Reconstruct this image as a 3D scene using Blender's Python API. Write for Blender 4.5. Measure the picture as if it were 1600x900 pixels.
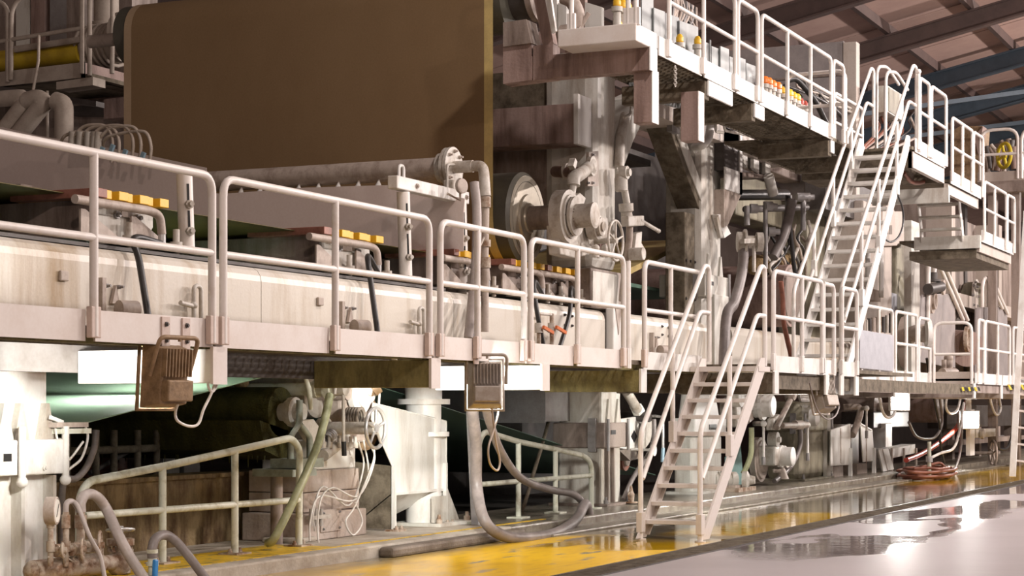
import bpy, bmesh, math, random
from mathutils import Vector as V

for o in list(bpy.data.objects):
    bpy.data.objects.remove(o)
SC = bpy.context.scene
COL = SC.collection
rnd = random.Random(11)

WARM = (1.0, 0.78, 0.68)
PINK = (1.0, 0.88, 0.83)
HALL_LAMPS = [(-5, -4.0, 9.0, 900, WARM), (11, -6.0, 9.0, 270, WARM), (22, -6.0, 9.0, 640, PINK), (33, -6.0, 9.0, 1350, PINK), (45, -5.0, 9.5, 1550, PINK), (16, 3.0, 11.0, 430, PINK), (29, 2.0, 11.0, 650, PINK),
              (58, -2.0, 10.0, 1700, PINK)]
FLOOD = [240, 420, 200]
ORD = 'first second third fourth fifth sixth seventh eighth ninth tenth eleventh twelfth thirteenth fourteenth fifteenth sixteenth'.split()
FILL_POWER = 110

# ------------------------------------------------------------------ camera
FPX, CX, HY, EYE = 2950.0, 800.0, 636.0, 1.45
TH = math.atan(1355.0 / FPX)
CF = V((math.cos(TH), math.sin(TH), 0)); CR = V((math.sin(TH), -math.cos(TH), 0)); CU = V((0, 0, 1))
CP = V((0, 0, EYE))
cam = bpy.data.cameras.new('camera')
cam.sensor_width = 36.0
cam.lens = FPX / 1600.0 * 36.0
cam.shift_y = (HY - 450.0) / 1600.0
cam.clip_end = 400
camo = bpy.data.objects.new('camera', cam)
COL.objects.link(camo)
camo.location = CP
camo.rotation_euler = (math.pi / 2, 0, TH - math.pi / 2)
SC.camera = camo

# ------------------------------------------------------------------ world, lights, exposure
w = bpy.data.worlds.new('hall_ambient')
SC.world = w
w.use_nodes = True
w.node_tree.nodes['Background'].inputs[0].default_value = (1.0, 0.80, 0.72, 1)
w.node_tree.nodes['Background'].inputs[1].default_value = 0.15
SC.view_settings.view_transform = 'Standard'
SC.view_settings.look = 'None'
SC.view_settings.gamma = 1.0
SC.view_settings.use_curve_mapping = False
SC.view_settings.exposure = 0.5

def area_light(name, loc, aim, size, power, col):
    l = bpy.data.lights.new(name, 'AREA')
    l.shape = 'DISK'; l.size = size; l.energy = power; l.color = col
    o = bpy.data.objects.new(name, l); COL.objects.link(o)
    o.location = loc
    o.rotation_euler = (V(aim) - V(loc)).to_track_quat('-Z', 'Y').to_euler()
    return o
# high-bay hall lamps hung over the aisle (above the frame)
for i, (x, y, z, p, c) in enumerate(HALL_LAMPS):
    area_light('hall_lamp', (x, y, z), (x - 3, y + 13, 2.5) if z < 10.5 else (x, y + 3, 0), .6, p, c)
# ------------------------------------------------------------------ helpers
def ray(px, py):
    return CF + CR * ((px - CX) / FPX) + CU * ((HY - py) / FPX)
def A(px, py, Y):          # point on a plane parallel to the machine front
    r = ray(px, py); return CP + r * (Y / r.y)
def AX(px, py, X):         # point on a plane across the machine
    r = ray(px, py); return CP + r * (X / r.x)
def AZ(px, py, Z):         # point on a level plane
    r = ray(px, py); return CP + r * ((Z - EYE) / r.z)

XA, YA, ZA = V((1, 0, 0)), V((0, 1, 0)), V((0, 0, 1))

def fil(pts, r, n=5):
    """polyline with rounded corners"""
    pts = [V(p) for p in pts]
    out = [pts[0]]
    for i in range(1, len(pts) - 1):
        a, b, c = pts[i - 1], pts[i], pts[i + 1]
        u = (a - b); v = (c - b)
        rr = min(r, u.length * .49, v.length * .49)
        if rr < 1e-4:
            out.append(b); continue
        p, q = b + u.normalized() * rr, b + v.normalized() * rr
        for k in range(n + 1):
            t = k / n
            out.append(p * (1 - t) ** 2 + b * 2 * t * (1 - t) + q * t * t)
    out.append(pts[-1])
    return out

def spl(pts, n=6):
    """smooth curve through points"""
    pts = [V(p) for p in pts]
    P = [pts[0] * 2 - pts[1]] + pts + [pts[-1] * 2 - pts[-2]]
    out = []
    for i in range(1, len(P) - 2):
        a, b, c, d = P[i - 1], P[i], P[i + 1], P[i + 2]
        for k in range(n):
            t = k / n
            out.append(.5 * ((2 * b) + (c - a) * t + (2 * a - 5 * b + 4 * c - d) * t * t + (3 * b - a - 3 * c + d) * t ** 3))
    out.append(pts[-1])
    return out

def frame(d):
    d = d.normalized()
    u = ZA if abs(d.z) < .9 else XA
    s = d.cross(u).normalized()
    return d, s, s.cross(d).normalized()

WL = {}      # world location of every object built
class MB:
    def __init__(s):
        s.v = []; s.f = []; s.sm = []
    def add(s, vs, fs, smooth=False):
        b = len(s.v); s.v += [V(p) for p in vs]
        for f in fs:
            s.f.append([i + b for i in f]); s.sm.append(smooth)
        return s
    def box(s, x0, x1, y0, y1, z0, z1):
        vs = [(x, y, z) for x in (x0, x1) for y in (y0, y1) for z in (z0, z1)]
        return s.add(vs, [(0, 1, 3, 2), (4, 6, 7, 5), (0, 4, 5, 1), (2, 3, 7, 6), (0, 2, 6, 4), (1, 5, 7, 3)])
    def bar(s, a, b, w, h, up=None):
        """rectangular bar from a to b; w across, h along up"""
        a, b = V(a), V(b); d = (b - a).normalized()
        u = V(up) if up is not None else (ZA if abs(d.z) < .95 else YA)
        sd = d.cross(u).normalized(); u = sd.cross(d).normalized()
        vs = [p + sd * (i * w / 2) + u * (j * h / 2) for p in (a, b) for i in (-1, 1) for j in (-1, 1)]
        return s.add(vs, [(0, 1, 3, 2), (4, 6, 7, 5), (0, 4, 5, 1), (2, 3, 7, 6), (0, 2, 6, 4), (1, 5, 7, 3)])
    def tube(s, pts, r, seg=10, closed=False, cap=True):
        pts = [V(p) for p in pts]
        q = [pts[0]]
        for p in pts[1:]:
            if (p - q[-1]).length > 1e-4: q.append(p)
        pts = q; n = len(pts)
        rs = r if isinstance(r, (list, tuple)) else [r] * n
        if len(rs) != n: rs = [rs[0]] * n
        d0, sd, up = frame(pts[1] - pts[0])
        vs = []
        for i, p in enumerate(pts):
            if closed: t = (pts[(i + 1) % n] - pts[i - 1])
            elif i == 0: t = pts[1] - p
            elif i == n - 1: t = p - pts[i - 1]
            else: t = (pts[i + 1] - p).normalized() + (p - pts[i - 1]).normalized()
            t = t.normalized() if t.length > 1e-6 else d0
            sd = (sd - t * sd.dot(t)); sd = sd.normalized() if sd.length > 1e-5 else frame(t)[1]
            up = t.cross(sd)
            for k in range(seg):
                a = 2 * math.pi * k / seg
                vs.append(p + (sd * math.cos(a) + up * math.sin(a)) * rs[i])
        fs = []
        for i in range(n if closed else n - 1):
            j = (i + 1) % n
            for k in range(seg):
                l = (k + 1) % seg
                fs.append((i * seg + k, i * seg + l, j * seg + l, j * seg + k))
        s.add(vs, fs, True)
        if cap and not closed:
            s.add(vs[:seg], [tuple(range(seg))[::-1]]); s.add(vs[-seg:], [tuple(range(seg))])
        return s
    def lathe(s, p, ax, prof, seg=16, smooth=False):
        """prof: (distance along axis, radius)"""
        p = V(p); d, sd, up = frame(V(ax))
        def ring(t, r):
            return [p + d * t + (sd * math.cos(2 * math.pi * k / seg) + up * math.sin(2 * math.pi * k / seg)) * r for k in range(seg)]
        if smooth:
            vs = []
            for t, r in prof: vs += ring(t, max(r, 1e-4))
            fs = [(i * seg + k, i * seg + (k + 1) % seg, (i + 1) * seg + (k + 1) % seg, (i + 1) * seg + k) for i in range(len(prof) - 1) for k in range(seg)]
            s.add(vs, fs, True)
        else:
            for (t0, r0), (t1, r1) in zip(prof, prof[1:]):
                if abs(t0 - t1) < 1e-6 and abs(r0 - r1) < 1e-6: continue
                flat = abs(t0 - t1) < 1e-6
                s.add(ring(t0, max(r0, 1e-4)) + ring(t1, max(r1, 1e-4)), [(k, (k + 1) % seg, seg + (k + 1) % seg, seg + k) for k in range(seg)], not flat)
        for t, r, rev in ((prof[0][0], prof[0][1], True), (prof[-1][0], prof[-1][1], False)):
            if r > 1e-3: s.add(ring(t, r), [tuple(range(seg))[::-1] if rev else tuple(range(seg))])
        return s
    def cyl(s, a, b, r, seg=16):
        a, b = V(a), V(b)
        return s.lathe(a, b - a, [(0, r), ((b - a).length, r)], seg)
    def prism(s, poly, vec):
        poly = [V(p) for p in poly]; n = len(poly); vec = V(vec)
        vs = poly + [p + vec for p in poly]
        fs = [tuple(range(n))[::-1], tuple(range(n, 2 * n))] + [(i, (i + 1) % n, n + (i + 1) % n, n + i) for i in range(n)]
        return s.add(vs, fs)
    def ring(s, c, ax, R, r, seg=24, tseg=8):
        c = V(c); d, sd, up = frame(V(ax))
        return s.tube([c + (sd * math.cos(2 * math.pi * k / seg) + up * math.sin(2 * math.pi * k / seg)) * R for k in range(seg)], r, tseg, closed=True)
    def ball(s, c, r, n=8):
        return s.lathe(V(c) - ZA * r, ZA, [(r - r * math.cos(math.pi * i / n), r * math.sin(math.pi * i / n)) for i in range(n + 1)], 12, True)
    def bolt(s, p, ax, r, l):
        p = V(p); a = V(ax).normalized()
        s.lathe(p, a, [(0, r), (l * .5, r)], 6)
        return s.lathe(p + a * l * .5, a, [(0, r * .55), (l * .5, r * .55)], 8)
    def build(s, name, mat, parent=None, bev=0.0, kind=None, label=None):
        lo = V([min(p[i] for p in s.v) for i in range(3)]); hi = V([max(p[i] for p in s.v) for i in range(3)])
        c = (lo + hi) / 2
        if parent is None: c.z = lo.z
        me = bpy.data.meshes.new(name)
        me.from_pydata([p - c for p in s.v], [], s.f)
        me.polygons.foreach_set('use_smooth', s.sm)
        bm = bmesh.new(); bm.from_mesh(me); bmesh.ops.recalc_face_normals(bm, faces=bm.faces); bm.to_mesh(me); bm.free()
        me.materials.append(M[mat] if isinstance(mat, str) else mat)
        o = bpy.data.objects.new(name, me); COL.objects.link(o)
        WL[o] = c
        if parent is not None:
            o.parent = parent; o.location = c - WL[parent]
        else: o.location = c
        if bev:
            m = o.modifiers.new('bevel', 'BEVEL'); m.width = bev; m.segments = 2; m.limit_method = 'ANGLE'; m.angle_limit = .7
        if kind: o['kind'] = kind
        if label: o['label'] = label
        return o

THINGS = []
def thing(name, label, cat, group=None):
    o = bpy.data.objects.new(name, None); COL.objects.link(o)
    o.empty_display_size = .2
    o['label'] = label; o['category'] = cat
    if group: o['group'] = group
    WL[o] = V((0, 0, 0)); THINGS.append(o)
    return o
def tag(o, label, cat, group=None, kind=None):
    o['label'] = label
    if cat: o['category'] = cat
    if group: o['group'] = group
    if kind: o['kind'] = kind
    return o
def struct(o, label=None):
    o['kind'] = 'structure'
    if label: o['label'] = label
    return o
def finish_things():
    """move every thing's Empty to the middle of its own base"""
    for t in THINGS:
        ch = list(t.children)
        if not ch: continue
        lo = V((1e9,) * 3); hi = V((-1e9,) * 3)
        for c in ch:
            if c.type != 'MESH': continue
            for v in c.data.vertices:
                p = WL[c] + v.co
                for i in range(3):
                    lo[i] = min(lo[i], p[i]); hi[i] = max(hi[i], p[i])
        b = V(((lo.x + hi.x) / 2, (lo.y + hi.y) / 2, lo.z))
        t.location = b
        for c in ch: c.location = c.location - b

# ------------------------------------------------------------------ materials
M = {}
def mat(name, col, rough=.5, metal=0.0, col2=None, scale=3.0, lo=.4, hi=.7, streak=1.0, bump=0.0, spec=.5, fine=.12, bscale=None):
    m = bpy.data.materials.new(name); m.use_nodes = True
    nt = m.node_tree; N = nt.nodes; L = nt.links
    bs = N['Principled BSDF']
    bs.inputs['Roughness'].default_value = rough
    bs.inputs['Metallic'].default_value = metal
    bs.inputs['Specular IOR Level'].default_value = spec
    g = N.new('ShaderNodeNewGeometry')
    mp = N.new('ShaderNodeMapping'); mp.inputs['Scale'].default_value = (1, 1, streak)
    L.new(g.outputs['Position'], mp.inputs['Vector'])
    n = N.new('ShaderNodeTexNoise'); n.inputs['Scale'].default_value = scale; n.inputs['Detail'].default_value = 6; n.inputs['Roughness'].default_value = .65
    L.new(mp.outputs[0], n.inputs['Vector'])
    r = N.new('ShaderNodeValToRGB')
    r.color_ramp.elements[0].position = lo; r.color_ramp.elements[1].position = hi
    c2 = col2 if col2 else tuple(c * .72 for c in col)
    r.color_ramp.elements[0].color = (*col, 1); r.color_ramp.elements[1].color = (*c2, 1)
    L.new(n.outputs[0], r.inputs[0])
    n2 = N.new('ShaderNodeTexNoise'); n2.inputs['Scale'].default_value = 45; n2.inputs['Detail'].default_value = 3
    L.new(g.outputs['Position'], n2.inputs['Vector'])
    mx = N.new('ShaderNodeMixRGB'); mx.blend_type = 'OVERLAY'; mx.inputs[0].default_value = fine
    L.new(r.outputs[0], mx.inputs[1]); L.new(n2.outputs[0], mx.inputs[2])
    L.new(mx.outputs[0], bs.inputs['Base Color'])
    if bump:
        b = N.new('ShaderNodeBump'); b.inputs['Strength'].default_value = bump; b.inputs['Distance'].default_value = .02
        n3 = N.new('ShaderNodeTexNoise'); n3.inputs['Scale'].default_value = bscale or 30; n3.inputs['Detail'].default_value = 5
        L.new(g.outputs['Position'], n3.inputs['Vector'])
        L.new(n3.outputs[0], b.inputs['Height']); L.new(b.outputs[0], bs.inputs['Normal'])
    M[name] = m
    return m
def emit(name, col, st):
    m = bpy.data.materials.new(name); m.use_nodes = True
    b = m.node_tree.nodes['Principled BSDF']
    b.inputs['Base Color'].default_value = (*col, 1); b.inputs['Emission Color'].default_value = (*col, 1); b.inputs['Emission Strength'].default_value = st
    M[name] = m

mat('rail_paint', (.80, .76, .72), .38, 0, (.66, .58, .50), 5, .52, .8)
mat('clamp_shade_paint', (.60, .49, .43), .5, 0, (.5, .4, .34), 4, .5, .8)  # darker tone paints in the shade on the toe clamps
mat('rail_worn', (.66, .68, .58), .45, 0, (.38, .36, .24), 7, .5, .72)
mat('toe_paint', (.76, .71, .67), .5, 0, (.66, .58, .52), 2, .45, .75)
mat('white_paint', (.78, .77, .74), .45, 0, (.52, .46, .40), 3.0, .5, .76, .5, .05)
mat('cast_green', (.30, .33, .28), .5, 0, (.16, .17, .13), 6, .45, .7)
mat('stair_paint', (.66, .61, .57), .42, 0, (.62, .56, .50), 4, .55, .8)
mat('cream_beam', (.66, .62, .55), .36, 0, (.38, .28, .17), 2.6, .47, .74, .12, .06)
mat('frame_paint', (.64, .63, .58), .5, 0, (.34, .28, .22), 2.6, .46, .72, .25, .1)
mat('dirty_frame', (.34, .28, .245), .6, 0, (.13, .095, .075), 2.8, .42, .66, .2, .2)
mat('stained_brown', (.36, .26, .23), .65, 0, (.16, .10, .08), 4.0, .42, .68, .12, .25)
mat('dirt_and_shade', (.17, .14, .10), .85, 0, (.07, .055, .035), 6, .4, .65, 1, .3)  # dirty steel, also the shade colour of the brace leg and beam gap
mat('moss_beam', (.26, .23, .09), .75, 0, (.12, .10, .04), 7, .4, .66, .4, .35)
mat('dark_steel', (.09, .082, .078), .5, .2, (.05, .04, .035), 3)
mat('grey_steel', (.34, .33, .33), .45, .25, (.22, .2, .19), 2.5)
mat('bright_steel', (.62, .62, .62), .3, .6, (.4, .38, .36), 3, .5, .8)
mat('panel_white', (.74, .74, .71), .4, .1, (.46, .42, .36), 3.0, .5, .78, .2, .05)
mat('concrete', (.46, .42, .36), .7, 0, (.30, .25, .19), 3.5, .42, .7, 1, .25)
mat('pit_wall', (.27, .195, .095), .7, 0, (.085, .045, .015), 5.5, .38, .62, .3, .5)
mat('block_concrete', (.50, .43, .38), .75, 0, (.34, .25, .19), 2.6, .42, .72, .4, .25)
mat('kerb_dark', (.20, .17, .14), .6, 0, (.12, .09, .07), 6, .4, .7, 1, .4)
mat('yellow_paint', (.72, .46, .02), .45, 0, (.30, .24, .08), 9, .5, .62, 1, .15)
mat('yellow_cap', (.85, .50, .03), .35, 0, (.65, .33, .02), 8, .6, .9)
mat('brown_cap', (.34, .14, .10), .45, 0, (.2, .08, .05), 8)
mat('orange_cap', (.90, .22, .03), .3, 0, (.7, .15, .02), 8, .6, .9)
mat('wire_brown', (.27, .182, .098), .75, 0, (.23, .15, .078), .6, .3, .7, .6, 0, .2)
mat('wire_edge', (.72, .56, .22), .7, 0, (.40, .30, .14), 1.2, .4, .7)
mat('wire_worn', (.46, .34, .22), .75, 0, (.40, .29, .18), 1, .4, .7)
mat('mist', (.70, .60, .56), .9, 0, (.64, .54, .50), .7, .3, .7, .25, 0, .1)
mat('wire_olive', (.13, .10, .02), .7, 0, (.07, .055, .015), 1.0, .4, .7)
mat('wire_green', (.34, .50, .37), .5, 0, (.28, .42, .30), .8, .35, .7, 1, 0, .35)
mat('wire_dark_green', (.12, .21, .16), .5, 0, (.08, .15, .12), .8, .35, .7)
mat('moss_roll', (.045, .042, .012), .8, 0, (.09, .085, .022), 4, .42, .66, .5, .8, .3, .12, 40)
mat('cast_iron', (.56, .53, .48), .5, .05, (.30, .24, .18), 6, .46, .7, .7, .12)
mat('cast_beige', (.46, .39, .34), .55, 0, (.26, .20, .16), 6, .46, .72, .7, .12)
mat('rusty_pipe', (.44, .37, .30), .6, .1, (.20, .11, .06), 9, .44, .62, 1, .2)
mat('roll_face', (.48, .44, .36), .28, .5, (.38, .33, .26), 2, .4, .7)
mat('roll_rubber', (.10, .095, .075), .45, 0, (.07, .065, .05), 3)
mat('hose_grey', (.23, .20, .19), .45, 0, (.15, .13, .125), 6)
mat('hose_black', (.035, .033, .033), .4, 0, (.02, .02, .02), 6)
mat('hose_pinkgrey', (.38, .33, .31), .45, 0, (.3, .26, .24), 6)
mat('hose_green', (.36, .38, .22), .4, 0, (.25, .26, .14), 9)
mat('cable_white', (.78, .77, .74), .45, 0, (.6, .56, .5), 8)
mat('cable_tan', (.52, .45, .38), .5, 0, (.38, .31, .25), 8)
mat('red_hose', (.55, .08, .05), .4, 0, (.4, .05, .03), 8)
mat('rust_red_hose', (.27, .10, .065), .45, 0, (.18, .07, .045), 8)
mat('blue_handle', (.03, .22, .55), .35, 0, (.02, .15, .4), 8)
mat('blue_faded', (.30, .45, .55), .4)
mat('orange_handle', (.70, .17, .04), .4)
mat('lamp_back', (.34, .23, .13), .6, .1, (.20, .13, .07), 12, .4, .65, 1, .2)
mat('lamp_grey', (.42, .38, .34), .5, .2, (.3, .25, .2), 8)
mat('teal_shield', (.30, .50, .48), .35, 0, (.22, .38, .36), 3)
mat('galvanised', (.52, .53, .57), .42, .3, (.42, .43, .47), 5, .4, .7)
mat('screen_grey', (.32, .34, .34), .5, .1, (.20, .21, .21), 3, .45, .75, .2)
mat('concrete_wet', (.25, .225, .18), .25, 0, (.13, .11, .085), 5, .4, .68, 1, .3)
mat('grey_board', (.26, .235, .23), .55, 0, (.36, .32, .31), 2)
mat('beige_frame', (.50, .44, .39), .5, 0, (.38, .31, .26), 2.2, .46, .74, .4, .06)
mat('olive_frame', (.32, .30, .22), .55, 0, (.14, .12, .085), 3.0, .42, .68, .3, .15)
mat('blue_beam', (.07, .10, .13), .5, .1, (.05, .07, .09), 2)
mat('roof_panel', (.50, .35, .30), .75, 0, (.43, .29, .25), 1.0, .4, .7)
mat('roof_steel', (.13, .09, .08), .6, 0, (.09, .065, .06), 2)
mat('interior_shade', (.055, .042, .036), .85, 0, (.035, .027, .023), 1.0, .4, .7)  # shade put into the colour, keeps the machine interior dark under the floodlights
mat('hall_wall', (.30, .24, .21), .8, 0, (.22, .17, .15), .6, .4, .7)
mat('yellow_roll', (.62, .45, .03), .5, 0, (.42, .28, .03), 2.5, .4, .7)
mat('pale_insul', (.46, .40, .34), .7, 0, (.34, .28, .23), 4, .4, .7)
mat('pulp_brown', (.36, .25, .12), .85, 0, (.22, .14, .06), 14, .4, .65, 1, .8)
mat('gauge_face', (.80, .78, .72), .3)
mat('black_paint', (.02, .02, .02), .4)
mat('hazard_yellow', (.78, .62, .04), .4)
emit('lamp_glow', (1.0, .97, .93), 60)
# ------------------------------------------------------------------ the setting
def floor_material():
    m = bpy.data.materials.new('wet_floor'); m.use_nodes = True
    nt = m.node_tree; N = nt.nodes; L = nt.links; bs = N['Principled BSDF']
    g = N.new('ShaderNodeNewGeometry'); sx = N.new('ShaderNodeSeparateXYZ'); L.new(g.outputs['Position'], sx.inputs[0])
    def noise(sc, det=4, mp=None):
        n = N.new('ShaderNodeTexNoise'); n.inputs['Scale'].default_value = sc; n.inputs['Detail'].default_value = det
        if mp:
            q = N.new('ShaderNodeMapping'); q.inputs['Scale'].default_value = mp; L.new(g.outputs['Position'], q.inputs[0]); L.new(q.outputs[0], n.inputs['Vector'])
        else: L.new(g.outputs['Position'], n.inputs['Vector'])
        return n.outputs[0]
    def math_(op, a, b=None, clamp=False):
        n = N.new('ShaderNodeMath'); n.operation = op; n.use_clamp = clamp
        for i, v in enumerate((a, b)):
            if v is None: continue
            if isinstance(v, (int, float)): n.inputs[i].default_value = v
            else: L.new(v, n.inputs[i])
        return n.outputs[0]
    def step(v, a, b):
        n = N.new('ShaderNodeMapRange'); n.inputs['From Min'].default_value = a; n.inputs['From Max'].default_value = b; n.interpolation_type = 'SMOOTHSTEP'
        L.new(v, n.inputs['Value']); return n.outputs[0]
    def mixc(f, a, b):
        n = N.new('ShaderNodeMixRGB'); L.new(f, n.inputs[0])
        for i, v in ((1, a), (2, b)):
            if isinstance(v, tuple): n.inputs[i].default_value = (*v, 1)
            else: L.new(v, n.inputs[i])
        return n.outputs[0]
    X, Y = sx.outputs[0], sx.outputs[1]
    nz = noise(.9, 5); wob = math_('MULTIPLY', math_('SUBTRACT', nz, .5), 2.2)
    Xw = math_('ADD', X, wob); Yw = math_('ADD', Y, math_('MULTIPLY', wob, .35))
    # paint, worn away in patches
    p1 = math_('MULTIPLY', step(Xw, 13.6, 15.0), math_('SUBTRACT', 1, step(Xw, 18.9, 20.2)))
    p2 = math_('MULTIPLY', math_('MULTIPLY', step(Xw, 20.0, 20.6), math_('SUBTRACT', 1, step(Xw, 24.6, 25.6))), math_('SUBTRACT', 1, step(Yw, 7.25, 7.6)))
    p3 = math_('MULTIPLY', step(Xw, 34.5, 36), math_('SUBTRACT', 1, step(Yw, 8.0, 8.5)))
    pm = math_('MAXIMUM', math_('MAXIMUM', p1, p2), p3)
    pm = math_('MULTIPLY', pm, math_('MULTIPLY', step(Y, 6.44, 6.47), math_('SUBTRACT', 1, step(Yw, 8.2, 8.8))))
    worn = step(noise(2.4, 8, (.45, 1.6, 1)), .31, .40)
    pm = math_('MULTIPLY', pm, worn)
    near = math_('MULTIPLY', step(Y, 6.44, 6.5), math_('SUBTRACT', 1, step(Xw, 14.5, 16)))
    conc = mixc(step(noise(.6, 5), .35, .7), (.36, .325, .335), (.31, .28, .288))
    strip = mixc(step(noise(1.6, 6, (.4, 1.4, 1)), .35, .68), (.34, .30, .22), (.20, .175, .13))
    strip = mixc(near, strip, (.50, .36, .16))
    col = mixc(step(Y, 6.42, 6.47), conc, strip)
    col = mixc(pm, col, mixc(step(noise(5, 6, (.5, 2, 1)), .45, .75), (.92, .56, .0), (.72, .43, .005)))
    # standing water: along the kerb, and a long puddle outside the drain
    w1 = math_('MULTIPLY', step(Xw, 19.2, 21.0), step(Y, 6.42, 6.47))
    pud = step(noise(.55, 3, (.45, 1.0, 1)), .46, .50)
    edge = math_('SUBTRACT', 1, step(math_('ADD', Yw, math_('MULTIPLY', X, -.02)), 3.9, 4.3))
    w2 = math_('MULTIPLY', math_('MULTIPLY', math_('SUBTRACT', 1, edge), pud), step(Xw, 17.0, 18.5))
    wet = math_('MAXIMUM', w1, w2)
    damp = math_('MULTIPLY', step(Y, 6.42, 6.47), .45)
    dk = N.new('ShaderNodeMixRGB'); dk.blend_type = 'MULTIPLY'; L.new(math_('MULTIPLY', wet, .55), dk.inputs[0]); L.new(col, dk.inputs[1]); dk.inputs[2].default_value = (.42, .38, .35, 1)
    L.new(dk.outputs[0], bs.inputs['Base Color'])
    r = N.new('ShaderNodeMapRange'); r.inputs['To Min'].default_value = .42; r.inputs['To Max'].default_value = .05
    L.new(math_('MAXIMUM', wet, damp), r.inputs['Value']); L.new(r.outputs[0], bs.inputs['Roughness'])
    bs.inputs['Specular IOR Level'].default_value = .6
    b = N.new('ShaderNodeBump'); b.inputs['Strength'].default_value = .25; b.inputs['Distance'].default_value = .01
    L.new(noise(5, 3, (1, .5, 1)), b.inputs['Height']); L.new(b.outputs[0], bs.inputs['Normal'])
    return m
M['wet_floor'] = floor_material()
floor = struct(MB().box(-6, 120, -14, 8.77, -.3, 0).build('floor', 'wet_floor'))
# drain channel let into the floor: a frame and a grate of bars
dr = thing('drain_grate', 'long dark slotted drain grate let into the wet floor', 'drain')
MB().box(4, 60, 6.06, 6.09, 0, .008).build('frame', 'dark_steel', dr)
MB().box(4, 60, 6.41, 6.44, 0, .008).build('frame', 'dark_steel', dr)
MB().box(4, 60, 6.09, 6.41, 0, .003).build('channel', 'kerb_dark', dr)
g = MB()
x = 11.0
while x < 45:
    g.box(x, x + .03, 6.09, 6.41, .003, .009); x += .075 if x < 24 else .15
g.build('bar', 'dirt_and_shade', dr, kind='stuff')

# raised machine pad with its kerb
pad = struct(MB().box(4, 19.1, 8.77, 10.4, -.3, .12).build('trim_1', 'concrete', bev=.02))
struct(MB().box(19.1, 90, 8.77, 10.4, -.3, .12).build('trim_6', 'concrete_wet', bev=.02))
struct(MB().box(16.0, 19.1, 8.60, 8.766, 0, .10).build('trim_2', 'kerb_dark', bev=.03))
struct(MB().box(4, 20.5, 8.97, 9.03, .121, .126).build('trim_3', 'yellow_paint'))
struct(MB().box(4, 15.6, 9.04, 9.7, .121, .125).build('trim_4', 'yellow_paint'))
struct(MB().box(19.3, 60, 8.35, 8.766, 0, .03).build('trim_5', 'concrete_wet', bev=.01))
# pit wall and pit behind the pad
struct(MB().box(4, 17.0, 10.4, 10.7, -.3, .76).box(4, 17.0, 10.36, 10.75, .76, .80).build('wall_pit', 'pit_wall'))
struct(MB().box(4, 90, 10.7, 17.5, -.3, .04).build('floor_pit', 'interior_shade'))
struct(MB().box(4, 90, 17.5, 17.7, -.3, 3.0).build('wall_lower_back', 'interior_shade'))
struct(MB().box(2, 120, 26, 26.3, -.3, 12).build('wall_back', 'hall_wall'))
struct(MB().box(119.7, 120, -14, 26, -.3, 18).build('wall_end', 'hall_wall'))

# roof: pitched panels on purlins and blue rafters
def rz(y): return 14.70 - .214 * y
roof = struct(MB().prism([(8, -12, rz(-12) + .3), (8, 26, rz(26) + .3), (8, 26, rz(26) + .5), (8, -12, rz(-12) + .5)], (112, 0, 0)).build('ceiling', 'roof_steel'))
PM = None
for i in range(18):
    for j in range(9):
        x = 33 + i * 3.9; y = 1.0 + j * 2.3
        if PM is None:
            PM = MB().prism([(x + .04, y + .03, rz(y + .03) + .12), (x + .04, y + 2.27, rz(y + 2.27) + .12), (x + .04, y + 2.27, rz(y + 2.27) + .2), (x + .04, y + .03, rz(y + .03) + .2)], (3.82, 0, 0)).build('roof_panel', 'roof_panel', roof)
            P0 = (x, y)
        else:
            c = PM.copy(); COL.objects.link(c); c.parent = roof
            c.location = PM.location + V((x - P0[0], y - P0[1], rz(y) - rz(P0[1])))
for j in range(10):
    y = 1.0 + j * 2.3
    MB().box(30, 110, y - .07, y + .07, rz(y) - .15, rz(y) + .12).build('purlin', 'roof_steel', roof)
for i, x in enumerate((40, 46.2, 52.4, 58.8, 64.5, 71, 79)):
    a, b = V((x, -8, rz(-8) - .45)), V((x, 24, rz(24) - .45))
    m = MB().bar(a, b, .10, .5, ZA)
    for dz in (-.25, .25): m.bar(a + ZA * dz, b + ZA * dz, .3, .05, ZA)
    m.build('rafter', 'blue_beam' if i > 2 else 'roof_steel', roof)
for x0, x1 in ((58.8, 64.5), (64.5, 71)):
    MB().bar((x0, 15, rz(15) - .8), (x1, 8, rz(8) - .8), .14, .14).build('wind_brace', 'blue_beam', roof)
# ------------------------------------------------------------------ walkways, rails and stairs
R_ = .029
def guard_rail(label, a, b, zb, h=1.2, mids=(), ends=(1, 1), mid=.55, m='rail_paint', clamp=True, cr=.13, r=R_, ztop=None, group='painted tube guard rails'):
    """a, b: plan points of the two ends; zb: foot height; mids: fractions with a post"""
    t = thing('guard_rail', label, 'railing', group)
    a0, b0 = V((a[0], a[1], zb)), V((b[0], b[1], zb))
    za, zb2 = ztop if ztop else (zb + h, zb + h)
    a1, b1 = V((a[0], a[1], za)), V((b[0], b[1], zb2))
    path = ([a0 + ZA * .03, a1] if ends[0] else [a1]) + ([b1, b0 + ZA * .03] if ends[1] else [b1])
    MB().tube(fil(path, cr), r, 12).build('top_rail', m, t)
    for f in mids:
        p = a0.lerp(b0, f); q = a1.lerp(b1, f)
        MB().tube([p + ZA * .03, q], r * .98, 10).build('post', m, t)
    if mid:
        mm = lambda p, q: p.lerp(q, mid)
        MB().tube([mm(a0, a1), mm(b0, b1)], r * .92, 10).build('mid_rail', m, t)
    if clamp:
        d = (b0 - a0).normalized(); n = V((d.y, -d.x, 0))
        fs = ([0] if ends[0] else []) + list(mids) + ([1] if ends[1] else [])
        for f in fs:
            p = a0.lerp(b0, f)
            MB().bar(p + ZA * .02, p + ZA * .22, .10, .045, n).build('post_clamp', 'clamp_shade_paint' if p.x < 20 and zb < 3 else m, t, bev=.006)
    return t

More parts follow.
